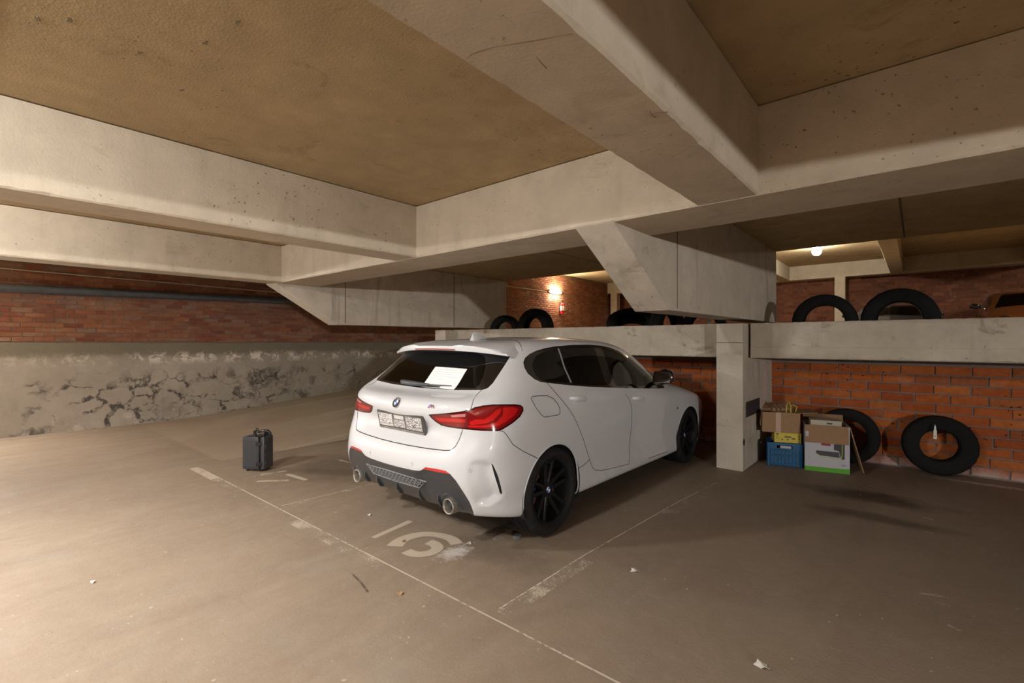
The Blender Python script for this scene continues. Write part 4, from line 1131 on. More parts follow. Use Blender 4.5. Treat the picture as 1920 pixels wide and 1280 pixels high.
for x in (-.44, -.25, 0, .25, .44):
    b = MB(); vs = []
    prof = [(.385, 0), (.385, -.006), (.335, -.030), (.288, -.020), (.280, .02)]
    for dx in (-.007, .007):
        for z, dy in prof: vs.append((x+dx, sk(x, max(.305, z))+.010+dy, z))
    n = len(prof); b.add(vs, [tuple(range(n)), tuple(range(2*n-1, n-1, -1))]+[(i, (i+1) % n, n+(i+1) % n, n+i) for i in range(n)])
    b.build('fin', M_DIFFUSER, df, bevel=.002)
for s in (1, -1):
    R = Matrix.Translation((.548*s, .070, .318)) @ Matrix.Rotation(-PI/2, 4, 'X')
    b = MB(); b.lathe([(.050, 0.22), (.053, .06), (.053, .008), (.051, .001), (.047, .0), (.043, .004), (.041, .02), (.040, .20)], 40, R); o = b.build('tail_pipe', [M_STEEL], df, 1.2)
    b = MB(); b.lathe([(.040, .07), (.001, .07)], 24, R); b.build('pipe_mouth', M_SEAM, df)
    # shroud arch over the pipe
    b = MB(); pts = []
    for k in range(15):
        a = PI*(-.02)+(PI*1.04)*k/14; x = (.548+.082*math.cos(a)); z = .318+.078*math.sin(a)
        pts.append((x*s, sk(x, max(.31, z))+.004, z))
    b.path(pts, .010, 6); b.build('pipe_shroud', M_DIFFUSER, df, 1)

# mirrors
for s in (1, -1):
    b = MB(); vs = []; fs = []; nu_, nv_ = 16, 10
    for j in range(nv_+1):
        v = -1+2*j/nv_
        for i in range(nu_):
            a = 2*PI*i/nu_; cx, cy = math.cos(a), math.sin(a)
            r = (max(1e-3, 1-abs(v)**3.2))**(1/2.6)
            sx = abs(cx)**.7*math.copysign(1, cx); sy = abs(cy)**.8*math.copysign(1, cy)
            x = 1.005+.105*sx*r*(1-.10*v); y = 2.455+(.075 if cy > 0 else .028)*sy*r; z = 1.055+.075*v+.008*sx
            vs.append((x*s, y, z))
    for j in range(nv_):
        for i in range(nu_): fs.append((j*nu_+i, j*nu_+(i+1) % nu_, (j+1)*nu_+(i+1) % nu_, (j+1)*nu_+i))
    fs += [tuple(range(nu_)), tuple(range(nv_*nu_, nv_*nu_+nu_))]
    b.add(vs, fs); mi = b.build('door_mirror', M_GLOSSBLACK, CAR, 1)
    b = MB(); b.prism([(.918, .992), (1.085, 1.005), (1.092, 1.098), (.925, 1.112)], 'y', 2.424, 2.431)
    if s < 0: b.v = [(-x, y, z) for x, y, z in b.v]
    b.build('mirror_glass', plain('mirror_silver', (.55, .56, .58), .03, metal=1), mi, bevel=.004)
    b = MB(); b.path([(.80*s, 2.62, .965), (.88*s, 2.56, .985), (.95*s, 2.48, 1.005)], [.022, .020, .022], 8); b.build('mirror_arm', M_GLOSSBLACK, mi, 1)

# wheels -------------------------------------------------------------
M_TYRE = plain('tyre_rubber', (0.012, 0.0115, 0.0115), 0.75, spec=0.3, grain=0.25, gscale=30)
M_RIM = plain('black_rim', (0.008, 0.008, 0.009), 0.35, spec=0.35)
M_BRAKE = plain('rusty_disc', (0.16, 0.065, 0.035), 0.6, metal=0.4, grain=0.3)
M_CALIPER = plain('caliper_blue', (0.02, 0.03, 0.10), 0.5)
def tyre_into(b, R, rb, w, mat, n=96, blocks=True, sidew=None):
    """tyre about z of mat; outer face towards +z"""
    hw = w/2; sw = sidew or (R-rb)
    prof = [(rb, -hw*.72), (rb+.012, -hw*.86), (rb+sw*.35, -hw*.985), (rb+sw*.55, -hw), (R-.028, -hw*.95), (R-.012, -hw*.88), (R-.004, -hw*.78),
            (R, -hw*.62), (R, -hw*.50), (R-.007, -hw*.49), (R-.007, -hw*.42), (R+.001, -hw*.41), (R+.001, -hw*.07), (R-.007, -hw*.06), (R-.007, hw*.06), (R+.001, hw*.07), (R+.001, hw*.41), (R-.007, hw*.42), (R-.007, hw*.49), (R, hw*.50), (R, hw*.62),
            (R-.004, hw*.78), (R-.012, hw*.88), (R-.028, hw*.95), (rb+sw*.55, hw), (rb+sw*.35, hw*.985), (rb+.012, hw*.86), (rb, hw*.72)]
    vs = []; fs = []; k = len(prof)
    for j, (r, h) in enumerate(prof):
        sh = blocks and j in (5, 6, 7, 20, 21, 22)
        for i in range(n):
            rr = r - (.0045 if sh and i % 3 == 0 else 0); a = 2*PI*i/n
            vs.append(mat @ Vector((rr*math.cos(a), rr*math.sin(a), h)))
    for j in range(k-1):
        for i in range(n): fs.append((j*n+i, j*n+(i+1) % n, (j+1)*n+(i+1) % n, (j+1)*n+i))
    # inner liner
    lin = [(rb, hw*.72), (rb+sw*.5, hw*.85), (R-.02, hw*.7), (R-.02, -hw*.7), (rb+sw*.5, -hw*.85), (rb, -hw*.72)]
    o = len(vs)
    for r, h in lin:
        for i in range(n): vs.append(mat @ Vector((r*math.cos(2*PI*i/n), r*math.sin(2*PI*i/n), h)))
    for j in range(len(lin)-1):
        for i in range(n): fs.append((o+j*n+i, o+j*n+(i+1) % n, o+(j+1)*n+(i+1) % n, o+(j+1)*n+i))
    b.add(vs, fs)
def wheel(pos, s):
    MW = Matrix.Translation(pos) @ Matrix.Rotation(s*PI/2, 4, 'Y') @ Matrix.Rotation(0.06+PI/2*0, 4, 'Z')
    b = MB(); tyre_into(b, .318, .226, .225, MW); ty = b.build('wheel', M_TYRE, CAR, 0.5); ty['label'] = 'black alloy wheel with a road tyre'
    b = MB(); b.lathe([(.229, -.09), (.232, .086), (.228, .094), (.221, .092), (.214, .075), (.208, .03), (.206, -.08)], 64, MW); b.build('rim', M_RIM, ty, 0.6)
    for k in range(5):
        for q in (-1, 1):
            b = MB(); a = PI + 2*PI*k/5
            def sp(r, off, h, w, d):
                c = Vector((r*math.cos(a), r*math.sin(a), 0)) + Vector((-math.sin(a), math.cos(a), 0))*off
                t = Vector((-math.sin(a), math.cos(a), 0))
                return [c-t*w+Vector((0, 0, h)), c-t*w*.6+Vector((0, 0, h+.006)), c+t*w*.6+Vector((0, 0, h+.006)), c+t*w+Vector((0, 0, h)), c+t*w*.8+Vector((0, 0, h-d)), c-t*w*.8+Vector((0, 0, h-d))]
            secs = [sp(.045, q*.014, .052, .018, .04), sp(.10, q*.027, .058, .016, .036), sp(.16, q*.037, .068, .015, .03), sp(.213, q*.046, .080, .018, .03)]
            vs = [MW @ p for sct in secs for p in sct]
            fs = [(6*i+c, 6*i+(c+1) % 6, 6*i+6+(c+1) % 6, 6*i+6+c) for i in range(3) for c in range(6)] + [tuple(range(6)), tuple(range(18, 24))]
            b.add(vs, fs); b.build('spoke', M_RIM, ty, 0.5)
    b = MB(); b.lathe([(.062, .0), (.062, .048), (.05, .058), (.001, .058)], 32, MW); b.build('hub', M_RIM, ty, 0.6)
    for k in range(5):
        a = 2*PI*k/5+PI/5; b = MB(); c = MW @ Vector((.047*math.cos(a), .047*math.sin(a), .045)); e2 = MW @ Vector((.047*math.cos(a), .047*math.sin(a), .064)); b.tube(c, e2, .009, n=6); b.build('wheel_nut', M_TRIM, ty)
    for k in range(4):
        b = MB(); vs = [MW @ Vector((0, 0, .0605))]+[MW @ Vector((.024*math.cos(k*PI/2+i*PI/12), .024*math.sin(k*PI/2+i*PI/12), .0605)) for i in range(7)]
        b.add(vs, [(0, i, i+1) for i in range(1, 7)]); b.build('centre_cap', M_EBL if k % 2 else M_EW, ty)
    b = MB(); b.lathe([(.085, -.005), (.165, -.005), (.165, -.03), (.085, -.03)], 48, MW, closed=True); b.build('brake_disc', M_BRAKE, ty, 0.6)
    b = MB(); vs = []
    for h in (-.055, .02):
        vs += [MW @ Vector((r*math.cos(a), r*math.sin(a), h)) for r, a in ((.105, -1.95), (.19, -1.95), (.19, -1.57), (.19, -1.2), (.105, -1.2))]
    b.add(vs, [(0, 1, 2, 3, 4), (9, 8, 7, 6, 5)]+[(i, (i+1) % 5, 5+(i+1) % 5, 5+i) for i in range(5)]); b.build('caliper', M_CALIPER, ty, bevel=.006)
for (wy, wz) in WHEELS:
    for s in (1, -1): wheel(Vector((.778*s, wy, wz)), s)

# dark tubs, floor pan and cabin
b = MB()
for (wy, wz) in WHEELS:
    for s in (1, -1):
        vs = []; fs = []; n = 20
        for i in range(n+1):
            a = -0.5+(PI+1.0)*i/n
            for x in (.885, .52): vs.append((x*s, wy+.352*math.cos(a), max(.19, wz+.352*math.sin(a))))
        for i in range(n): fs.append((2*i, 2*i+1, 2*i+3, 2*i+2))
        fs.append(tuple(range(1, 2*n+2, 2)))
        bb = MB(); bb.add(vs, fs); bb.build('wheel_tub', M_TRIM, body)
b = MB(); b.prism([(-.79, .24), (.79, .24), (.79, .44), (.40, .47), (-.40, .47), (-.79, .44)], 'z', .195, .215)
b.v = []; b.f = []; b.m = []
b.prism([(-.50, .62), (.50, .62), (.50, 4.05), (-.50, 4.05)], 'z', .19, .22); b.prism([(.50, 1.13), (.79, 1.13), (.79, 3.10), (.50, 3.10)], 'z', .19, .22); b.prism([(-.79, 1.13), (-.50, 1.13), (-.50, 3.10), (-.79, 3.10)], 'z', .19, .22)
b.build('floor_pan', M_TRIM, CAR)
M_SEAT = plain('seat_fabric', (0.035, 0.034, 0.036), 0.8, grain=0.2)
M_LINER = plain('headliner', (0.10, 0.095, 0.09), 0.9)
def cushion(b, c, sx, sy, sz, rx=0, n=12):
    M = Matrix.Translation(c) @ Matrix.Rotation(rx, 4, 'X'); vs = []; fs = []
    for j in range(n//2+1):
        v = -PI/2+PI*j/(n//2)
        for i in range(n):
            a = 2*PI*i/n; f = lambda t: math.copysign(abs(t)**.55, t)
            vs.append(M @ Vector((sx*f(math.cos(v))*f(math.cos(a)), sy*f(math.cos(v))*f(math.sin(a)), sz*f(math.sin(v)))))
    for j in range(n//2):
        for i in range(n): fs.append((j*n+i, j*n+(i+1) % n, (j+1)*n+(i+1) % n, (j+1)*n+i))
    b.add(vs, fs)
for x in (-.37, .37):
    b = MB(); cushion(b, (x, 2.05, .52), .25, .27, .09); cushion(b, (x, 1.78, .83), .245, .085, .33, 0.22); cushion(b, (x, 1.69, 1.22), .13, .055, .10, .2); b.build('front_seat', M_SEAT, CAR, 1)
b = MB(); cushion(b, (0, 1.20, .52), .62, .26, .09); cushion(b, (0, .93, .82), .62, .09, .30, .3); b.build('rear_bench', M_SEAT, CAR, 1)
for x in (-.38, 0, .38):
    b = MB(); cushion(b, (x, .87, 1.14), .115, .05, .075, .2); b.build('headrest', M_SEAT, CAR, 1)
b = MB(); b.prism([(-.62, .40), (.62, .40), (.66, .86), (-.66, .86)], 'z', .95, .975); b.build('parcel_shelf', M_TRIM, CAR)
b = MB(); cushion(b, (0, 2.95, .84), .68, .28, .10); b.build('dashboard', M_TRIM, CAR, 1)
b = MB(); M = Matrix.Translation((-.37, 2.52, .93)) @ Matrix.Rotation(PI/2-.35, 4, 'X'); b.path([M @ Vector((.18*math.cos(2*PI*i/28), .18*math.sin(2*PI*i/28), 0)) for i in range(28)], .014, 8, closed=True)
b.tube(M @ Vector((-.17, 0, 0)), M @ Vector((.17, 0, 0)), .016); b.tube(M @ Vector((0, 0, 0)), M @ Vector((0, -.17, 0)), .016); b.build('steering_wheel', M_TRIM, CAR, 1)

# sheet of paper held against the rear window
b = MB(); vs = []; fs = []; NP = 8
qc = [(-.008, 1.056), (.362, 1.057), (.372, 1.200), (.012, 1.205)]
for j in range(NP+1):
    for i in range(NP+1):
        u, v = i/NP, j/NP
        x = (qc[0][0]*(1-u)+qc[1][0]*u)*(1-v)+(qc[3][0]*(1-u)+qc[2][0]*u)*v; z = (qc[0][1]*(1-u)+qc[1][1]*u)*(1-v)+(qc[3][1]*(1-u)+qc[2][1]*u)*v
        vs.append((x, sk(x, z)-.004-.003*math.sin(u*6+v*2)**2*v, z))
for j in range(NP):
    for i in range(NP): fs.append((j*(NP+1)+i, j*(NP+1)+i+1, (j+1)*(NP+1)+i+1, (j+1)*(NP+1)+i))
b.add(vs, fs)
M_PAPER = plain('paper_white', (.82, .82, .81), .7)
o = b.build('paper_sheet', M_PAPER, None, 1); o.location = CAR_AT
so = o.modifiers.new('thickness', 'SOLIDIFY'); so.thickness = 0.0005
tag(o, 'white printed paper sheet lying on the rear window of the white car', 'paper')
bl = MB(); M_INK = plain('grey_ink', (.45, .45, .46), .8)
for k, (u0, u1) in enumerate(((.1, .75), (.1, .88), (.1, .7), (.1, .86), (.1, .5))):
    v = .88-.11*k; q = []
    for i in range(9):
        u = u0+(u1-u0)*i/8
        x = (qc[0][0]*(1-u)+qc[1][0]*u)*(1-v)+(qc[3][0]*(1-u)+qc[2][0]*u)*v; z = (qc[0][1]*(1-u)+qc[1][1]*u)*(1-v)+(qc[3][1]*(1-u)+qc[2][1]*u)*v
        q.append((x, sk(x, z)-.0048-.003*math.sin(u*6+v*2)**2*v, z))
    bl.path(q, .0012, 4)
bl.build('text_line', M_INK, o)['kind'] = 'stuff'
# ------------------------------------------------------------------ painted bay markings on the floor
def worn_paint(name, col, wear, scale=14):
    t = NT(name); p = t.pos()
    t.b.inputs['Base Color'].default_value = tuple(col)+(1,); t.b.inputs['Roughness'].default_value = 0.8
    t.b.inputs['Specular IOR Level'].default_value = 0.2
    n1 = t.noise(p, scale*6, 5, 0.75); n2 = t.noise(p, scale*0.35, 4, 0.6)
    k = t.math('ADD', t.math('MULTIPLY', n1, 0.65), t.math('MULTIPLY', n2, 0.7))
    a = t.mapr(k, wear-0.04, wear+0.05, 0, 0.92)
    tr = t.n('ShaderNodeBsdfTransparent'); mx = t.n('ShaderNodeMixShader')
    t.l(a, mx.inputs[0]); t.l(tr.outputs[0], mx.inputs[1]); t.l(t.b.outputs[0], mx.inputs[2]); t.l(mx.outputs[0], t.out.inputs[0])
    return t.m
PCOL = (0.52, 0.43, 0.325)
M_P1 = worn_paint('worn_paint_strong', PCOL, 0.56); M_P2 = worn_paint('worn_paint_thin', PCOL, 0.70); M_P3 = worn_paint('worn_paint_faint', PCOL, 0.745)
M_P0 = worn_paint('paint_edge', (0.60, 0.51, 0.40), 0.60, 5)
def ribbon(name, pts, w, mat, z=0.0015, label=None):
    """flat painted stroke with a given width, following pts"""
    pts = [Vector((x, y, 0)) for x, y in pts]; vs = []; n = len(pts)
    for i, p in enumerate(pts):
        t = (pts[min(i+1, n-1)]-pts[max(i-1, 0)]).normalized(); s = Vector((-t.y, t.x, 0))*(w[i] if isinstance(w, (list, tuple)) else w)/2
        vs += [p+s+Vector((0, 0, z)), p-s+Vector((0, 0, z))]
    b = MB(); b.add(vs, [(2*i, 2*i+1, 2*i+3, 2*i+2) for i in range(n-1)])
    o = b.build(name, mat, FLOOR, normals=False)
    if label: o['label'] = label
    return o
M_SPOT = plain('grey_green_damp', (0.21, 0.175, 0.11), 0.9)
def lin(a, b, n): return [(a[0]+(b[0]-a[0])*i/n, a[1]+(b[1]-a[1])*i/n) for i in range(n+1)]
def arc_pts(P, sub=6):
    return [tuple(q[:2]) for q in spline([(x, y, 0) for x, y in P], sub)]
ribbon('painted_line', lin((-6.05, 1.745), (1.5, 1.772), 20), .011, M_P0, .002, 'thin pale edge line across the mouths of the bays')
ribbon('painted_line', lin((-6.1, 1.70), (-5.45, 1.71), 4), .085, M_P1)
ribbon('painted_line', lin((-5.45, 1.70), (-3.7, 1.705), 6), .075, M_P3)
ribbon('painted_line', lin((-3.7, 1.70), (-2.55, 1.71), 6), .085, M_P2)
ribbon('painted_line', lin((-2.2, 1.71), (-1.75, 1.71), 4), .085, M_P3)
ribbon('painted_line', [(-1.61, 1.82), (-1.61, 2.2), (-1.605, 2.62)], .095, M_P2)
ribbon('painted_line', [(-1.665, 1.84), (-1.66, 2.65), (-1.59, 4.07), (-1.52, 4.9)], .011, M_P0, .002)
ribbon('painted_line', [(-1.56, 3.5), (-1.53, 4.0), (-1.48, 4.6), (-1.43, 5.35)], .10, M_P3)
ribbon('painted_line', [(-4.10, 1.80), (-4.085, 2.1), (-4.06, 2.5)], .07, M_P3)
ribbon('painted_line', [(-4.12, 1.80), (-4.10, 2.2), (-4.05, 3.0)], .010, M_P0, .002)
ribbon('painted_digit', [(-2.953, 1.93), (-3.007, 2.30)], [.045, .055], worn_paint('digit_paint', PCOL, 0.42), .0015, 'numeral 1 of the bay number 16')
MD = bpy.data.materials['digit_paint']
ribbon('painted_digit', arc_pts([(-2.72, 1.945), (-2.765, 2.03), (-2.765, 2.13), (-2.72, 2.215), (-2.62, 2.268), (-2.51, 2.278), (-2.42, 2.245)]), [.115-.0018*k if k < 22 else .075+.001*(k-22) for k in range(37)], MD, .0015, 'stencilled numeral 6 of the bay number 16, outer stroke')
ribbon('painted_digit', arc_pts([(-2.60, 1.950), (-2.51, 1.965), (-2.455, 2.04), (-2.475, 2.115), (-2.54, 2.145), (-2.60, 2.14)]), .082, MD, .0015)
ribbon('painted_digit', [(-5.245, 2.07), (-5.20, 2.32)], .05, M_P1, .0015, 'worn numeral 1 of the next bay number')
ribbon('painted_digit', [(-5.06, 2.262), (-4.70, 2.295)], .05, M_P1, .0015, 'worn numeral 7 of the next bay number')
ribbon('painted_digit', [(-5.03, 1.95), (-4.93, 2.06), (-4.82, 2.17)], .05, M_P1)
ribbon('painted_line', lin((-5.34, 2.94), (-5.0, 2.94), 3), .04, M_P2)

M_MARK = worn_paint('rubber_mark', (0.13, 0.10, 0.07), 0.68, 10); M_MARK2 = worn_paint('rubber_mark_faint', (0.15, 0.115, 0.08), 0.72, 10)
for k, (a, b_) in enumerate([((-2.367, 2.396), (-2.38, 2.816)), ((-2.286, 2.361), (-2.27, 2.812)), ((-2.695, 1.554), (-2.335, 1.492)), ((0.007, 3.472), (0.137, 3.519)), ((0.057, 3.409), (0.11, 3.406)), ((0.114, 3.18), (0.159, 3.156)), ((0.032, 4.997), (0.092, 4.974)), ((0.03, 4.645), (0.126, 4.6)), ((0.477, 6.102), (0.667, 6.0)), ((0.159, 3.796), (0.204, 3.786)), ((-0.303, 2.598), (-0.262, 2.594))]):
    mid = ((a[0]+b_[0])/2+.012*(-1)**k, (a[1]+b_[1])/2+.01)
    ribbon('tyre_mark' if k < 3 else 'scuff', arc_pts([a, mid, b_], 5), (.10, .07, .014)[k] if k < 3 else .022, (M_MARK, M_MARK2, M_MARK)[k] if k < 3 else M_P2, .0012)
# damp spots on the ceiling
for k, (x, y) in enumerate([(-2.171, 0.646), (-2.662, 0.693), (-2.405, 0.271), (-2.45, 0.491), (-1.941, 0.683), (-2.483, 0.193)]):
    b = MB(); n = 12; vs = [(x+.011*(1+.5*math.sin(3*k+i*1.9))*math.cos(2*PI*i/n)*1.5, y+.008*(1+.4*math.sin(k+i*2.3))*math.sin(2*PI*i/n), ZC-.0015) for i in range(n)]
    b.add(vs+[(p[0], p[1], ZC) for p in vs], [tuple(range(n))]+[(i, (i+1) % n, n+(i+1) % n, n+i) for i in range(n)])
    b.build('damp_spot', M_SPOT, CEIL)

# small litter
M_FOIL = plain('foil', (.78, .80, .86), .3, metal=.8)
def crumple(name, loc, r, mat, label, cat, seed, flat=.5):
    b = MB(); bmx = bmesh.new(); bmesh.ops.create_icosphere(bmx, subdivisions=2, radius=1)
    vs = []
    for v in bmx.verts:
        q = 1+.5*mnoise.noise(v.co*1.7+Vector((seed, 0, 0)))+.25*mnoise.noise(v.co*4+Vector((seed, 3, 0)))
        vs.append(Vector((v.co.x*r*q*1.35, v.co.y*r*q*.8, max(0, v.co.z*flat+.35*flat)*r*q)))
    b.add(vs, [tuple(v.index for v in f.verts) for f in bmx.faces]); bmx.free()
    o = b.build(name, mat, None, .15); o.location = loc; o.rotation_euler = (0, 0, seed)
    return tag(o, label, cat)
crumple('foil_wrapper', (-2.184, 2.613, .0), .036, M_FOIL, 'crumpled silvery foil wrapper on the floor by the rear tyre', 'wrapper', 2.1, .28)
def leaf(name, loc, s, mat, label, cat, seed):
    b = MB(); vs = []; n = 10
    for i in range(n):
        a = 2*PI*i/n; r = s*(.7+.45*math.sin(a*2.5+seed)**2); vs.append((r*math.cos(a)*1.3, r*math.sin(a), .004+.006*math.sin(a*2+seed)+.002))
    top = [(x, y, z+.002) for x, y, z in vs]
    b.add(vs+top+[(0, 0, .012)], [(i, (i+1) % n, n+(i+1) % n, n+i) for i in range(n)]+[(n+i, n+(i+1) % n, 2*n) for i in range(n)]+[tuple(range(n-1, -1, -1))])
    o = b.build(name, mat); o.location = loc; o.rotation_euler = (0, 0, seed); return tag(o, label, cat)
M_LEAF = plain('dry_leaf', (.42, .25, .11), .8, grain=.3); M_CHIP = plain('pale_chip', (.62, .57, .50), .8)
leaf('dry_leaf', (-2.183, 1.593, .0), .015, M_LEAF, 'small dry orange leaf lying before the bay line', 'leaf', 1.0)
leaf('dry_leaf', (-2.735, 2.03, .0), .014, M_LEAF, 'dry brown leaf lying on the painted numeral 6', 'leaf', 2.4)
leaf('plaster_chip', (-3.645, .512, .0), .011, M_CHIP, 'lone white chip on the open floor of the aisle', 'chip', .4)
leaf('plaster_chip', (-3.36, 2.157, .0), .011, M_CHIP, 'white chip on the floor in front of the left tail pipe', 'chip', .9)
leaf('plaster_chip', (-2.36, 2.30, .0), .016, M_CHIP, 'white chip beside the lime splash on the bay number', 'chip', 1.9)
leaf('plaster_chip', (-.51, 2.255, .0), .024, M_CHIP, 'broad pale chip alone at the open side of the floor', 'chip', 2.9)
leaf('plaster_chip', (-1.31, 2.684, .0), .020, M_CHIP, 'flat grey chip on the floor to the side of the rear wheel', 'chip', 3.4)

# painted patch and knocks on the column
b = MB(); b.box((-1.4305, 5.62, .565), (-1.4285, 6.22, .735)); b.build('dark_patch', plain('dark_grey_paint', (.035, .032, .034), .7), COL_A)
b = MB(); b.add([(-1.4302, 5.51, .29), (-1.427, 5.55, .27), (-1.427, 5.58, .31), (-1.427, 5.545, .35), (-1.4302, 5.515, .335)], [(0, 1, 2, 3, 4)]); b.build('knock_mark', M_SEAM, COL_A)

# ------------------------------------------------------------------ loose tyres
M_OLD = plain('old_tyre_rubber', (0.008, 0.0075, 0.007), 0.85, spec=0.25, grain=0.35, gscale=20)
def tyre(label, centre, R, rb, w, rot=(0, 0, 0), group=None):
    b = MB(); M0 = Matrix.Rotation(PI/2, 4, 'X')          # axis along y
    tyre_into(b, R, rb, w, M0, 72)
    o = b.build('tyre', M_OLD, None, 0.5); o.location = centre; o.rotation_euler = rot
    return tag(o, label, 'tyre', group)
DZ = ZD+.001
tyre('worn tyre standing on the upper deck in front of the slim white column', (-.765, 6.10, DZ+.307), .300, .185, .185, (0, 0, .04))
tyre('tyre standing on the upper deck, framing a dark parked car in its hole', (-.135, 6.13, DZ+.316), .312, .180, .20, (0, .3, -.05))
tyre('tyre standing on the upper deck just under the glowing wall lamp', (-4.715, 6.10, DZ+.317), .315, .175, .20, (0, .2, .03))
tyre('small tyre standing beside the bracket end, nearest the ramp', (-5.38, 6.12, DZ+.277), .275, .165, .17, (0, 0, .25))
tyre('wide tyre tipped far back behind the ledge, its hole hidden', (-3.22, 6.50, DZ+.335), .365, .215, .235, (math.radians(-58), math.radians(10), .15))
tyre('tyre seen tread-on under the sloped bracket', (-2.62, 6.35, DZ+.305), .305, .185, .19, (0, 0, 1.35))
tyre('tyre standing in the dark gap under the pier', (-2.32, 6.95, DZ+.302), .30, .18, .19, (0, 0, .1))
tyre('tyre leaning behind the stored boxes against the orange brick', (-.62, 6.655, .317), .312, .19, .185, (-.16, .4, 0))
HT = tyre('tyre leaning against the orange brick with a white tag in its hole', (.17, 6.70, .315), .305, .160, .185, (-.12, 1.1, 0))

# white tag hanging over the bead of the leaning tyre
e = empty('hang_tag', (.140, 6.556, .395), 'narrow white tag hanging over the inner edge of the rightmost leaning tyre', 'tag', (-.12, 0, 0))
M_WH = plain('white_enamel', (.72, .70, .62), .5)
b = MB(); b.prism([(-.013, 0), (.013, 0), (.013, .085), (.008, .10), (.008, .12), (.0, .150), (-.008, .12), (-.008, .10), (-.013, .085)], 'y', -.003, .0); b.build('tag_strip', M_WH, e)
b = MB(); b.path([(0, .0, .145), (0, .012, .158), (0, .07, .150)], .0025, 6); b.build('hook', M_SEAM, e)
b = MB(); b.tube((0, -.0045, .03), (0, -.002, .03), .0045, n=8); b.build('eyelet', M_SEAM, e)

# ------------------------------------------------------------------ black hard case
M_CASE = plain('black_case_plastic', (0.040, 0.041, 0.045), 0.4, grain=0.1); M_CASE2 = plain('black_gloss_plastic', (0.012, 0.012, 0.013), 0.2, coat=.5)
cs = empty('hard_case', (-5.548, 2.0, 0), 'black hard equipment case standing upright on the floor beside the bay number', 'case', (0, 0, math.radians(33)))
b = MB(); b.box((.0, .0, .022), (.188, .165, .372)); b.build('shell', M_CASE, cs, .6, bevel=.012, seg=3)
b = MB(); b.box((.012, -.004, .05), (.174, .002, .345)); b.build('side_panel', M_CASE, cs, bevel=.003)
b = MB(); b.box((.1885, -.007, .018), (.206, .172, .380)); b.build('rim', M_CASE2, cs, .6, bevel=.005)
b = MB(); b.box((.207, .001, .022), (.255, .164, .374)); b.build('lid', M_CASE, cs, .6, bevel=.014, seg=3)
for z in (.09, .18, .27):
    b = MB(); b.box((.251, .02, z-.016), (.261, .145, z+.016)); b.build('lid_rib', M_CASE, cs, bevel=.004)
for y in (.03, .115):
    b = MB(); b.box((.172, y, .372), (.235, y+.030, .402)); b.build('latch', M_CASE2, cs, bevel=.006)
for z in (.08, .30):
    b = MB(); b.box((.165, -.012, z-.018), (.228, .0, z+.018)); b.build('hinge', M_CASE2, cs, bevel=.004)
b = MB(); b.path([(.130, .03, .378), (.126, .032, .425), (.140, .038, .452), (.158, .05, .440)], [.016, .017, .016, .013], 10); b.build('handle_post', M_CASE2, cs, 1)
b = MB(); b.path([(.150, .05, .420), (.20, .06, .430), (.25, .075, .428), (.27, .085, .405), (.272, .09, .36)], [.013, .016, .016, .013, .010], 10); b.build('handle', M_CASE2, cs, 1)
for x in (.05, .20):
    for y in (.03, .135):
        b = MB(); b.tube((x, y, 0), (x, y, .024), .018, n=12); b.build('foot', M_CASE2, cs)

# ------------------------------------------------------------------ stored boxes by the brick wall
M_CARD = plain('cardboard', (0.30, 0.175, 0.09), .85, grain=.08, gscale=25); M_CARD2 = plain('cardboard_inside', (0.30, 0.175, 0.09), .9, grain=.08, gscale=25)
M_BLUE = plain('blue_crate_plastic', (0.008, 0.09, 0.20), .45, grain=.12); M_YEL = plain('yellow_carton', (0.55, 0.43, 0.05), .6)
M_BOXW = plain('white_carton', (.44, .435, .46), .5); M_GREEN = plain('green_print', (.09, .33, .015), .5); M_PRINT = plain('dark_print', (.035, .035, .04), .5)
M_REDP = plain('dark_red_print', (.28, .015, .03), .5); M_LIME = plain('lime_print', (.42, .52, .12), .5)
R17 = math.radians(17)
cr = empty('crate', (-1.285, 5.985, 0), 'blue slotted plastic crate on the floor against the column', 'crate', (0, 0, R17))
W, D, Hc = .322, .34, .262
b = MB(); b.box((.0, .0, 0), (W, D, .012)); b.build('base', M_BLUE, cr)
def slotted(nm, Lw, M):
    """crate side with rows of upright slots and a hand hole, thick bars as real geometry"""
    b = MB(); t = .012
    b.box((0, 0, .0), (Lw, t, .03), mat=M); b.box((0, 0, .115), (Lw, t, .132), mat=M); b.box((0, 0, .195), (Lw*.26, t, .235), mat=M); b.box((Lw*.74, 0, .195), (Lw, t, .235), mat=M); b.box((0, -.006, .235), (Lw, t+.004, Hc), mat=M)
    b.box((0, 0, .175), (Lw, t, .196), mat=M)
    n = 9
    for k in range(n+1):
        x = Lw*k/n; w = .020 if k in (0, n) else .011
        b.box((max(0, x-w), 0, .02), (min(Lw, x+w), t, .19), mat=M)
    b.box((.0, .009, .0), (Lw, .011, .20), mat=M)
    return b.build(nm, M_BLUE, cr)
slotted('side', W, Matrix()); slotted('side', W, Matrix.Translation((0, D-.012, 0)))
MY = Matrix(((0, -1, 0, .012), (1, 0, 0, 0), (0, 0, 1, 0), (0, 0, 0, 1)))
slotted('side', D, MY); slotted('side', D, Matrix.Translation((W-.012, 0, 0)) @ MY)
for x in (0, W):
    for y in (0, D):
        b = MB(); b.tube((x, y, 0), (x, y, Hc), .015, n=10); b.build('corner_post', M_BLUE, cr, .6)
for k, (x0, x1, c) in enumerate(((.05, .10, M_REDP), (.13, .20, M_PRINT), (.22, .27, M_REDP))):
    pass
# contents seen through the hand hole
o = MB().box((.12, .030, .150), (.235, .20, .225)).build('white_packet', M_BOXW, cr, bevel=.004); o['label'] = 'pale packet seen through the hand hole'
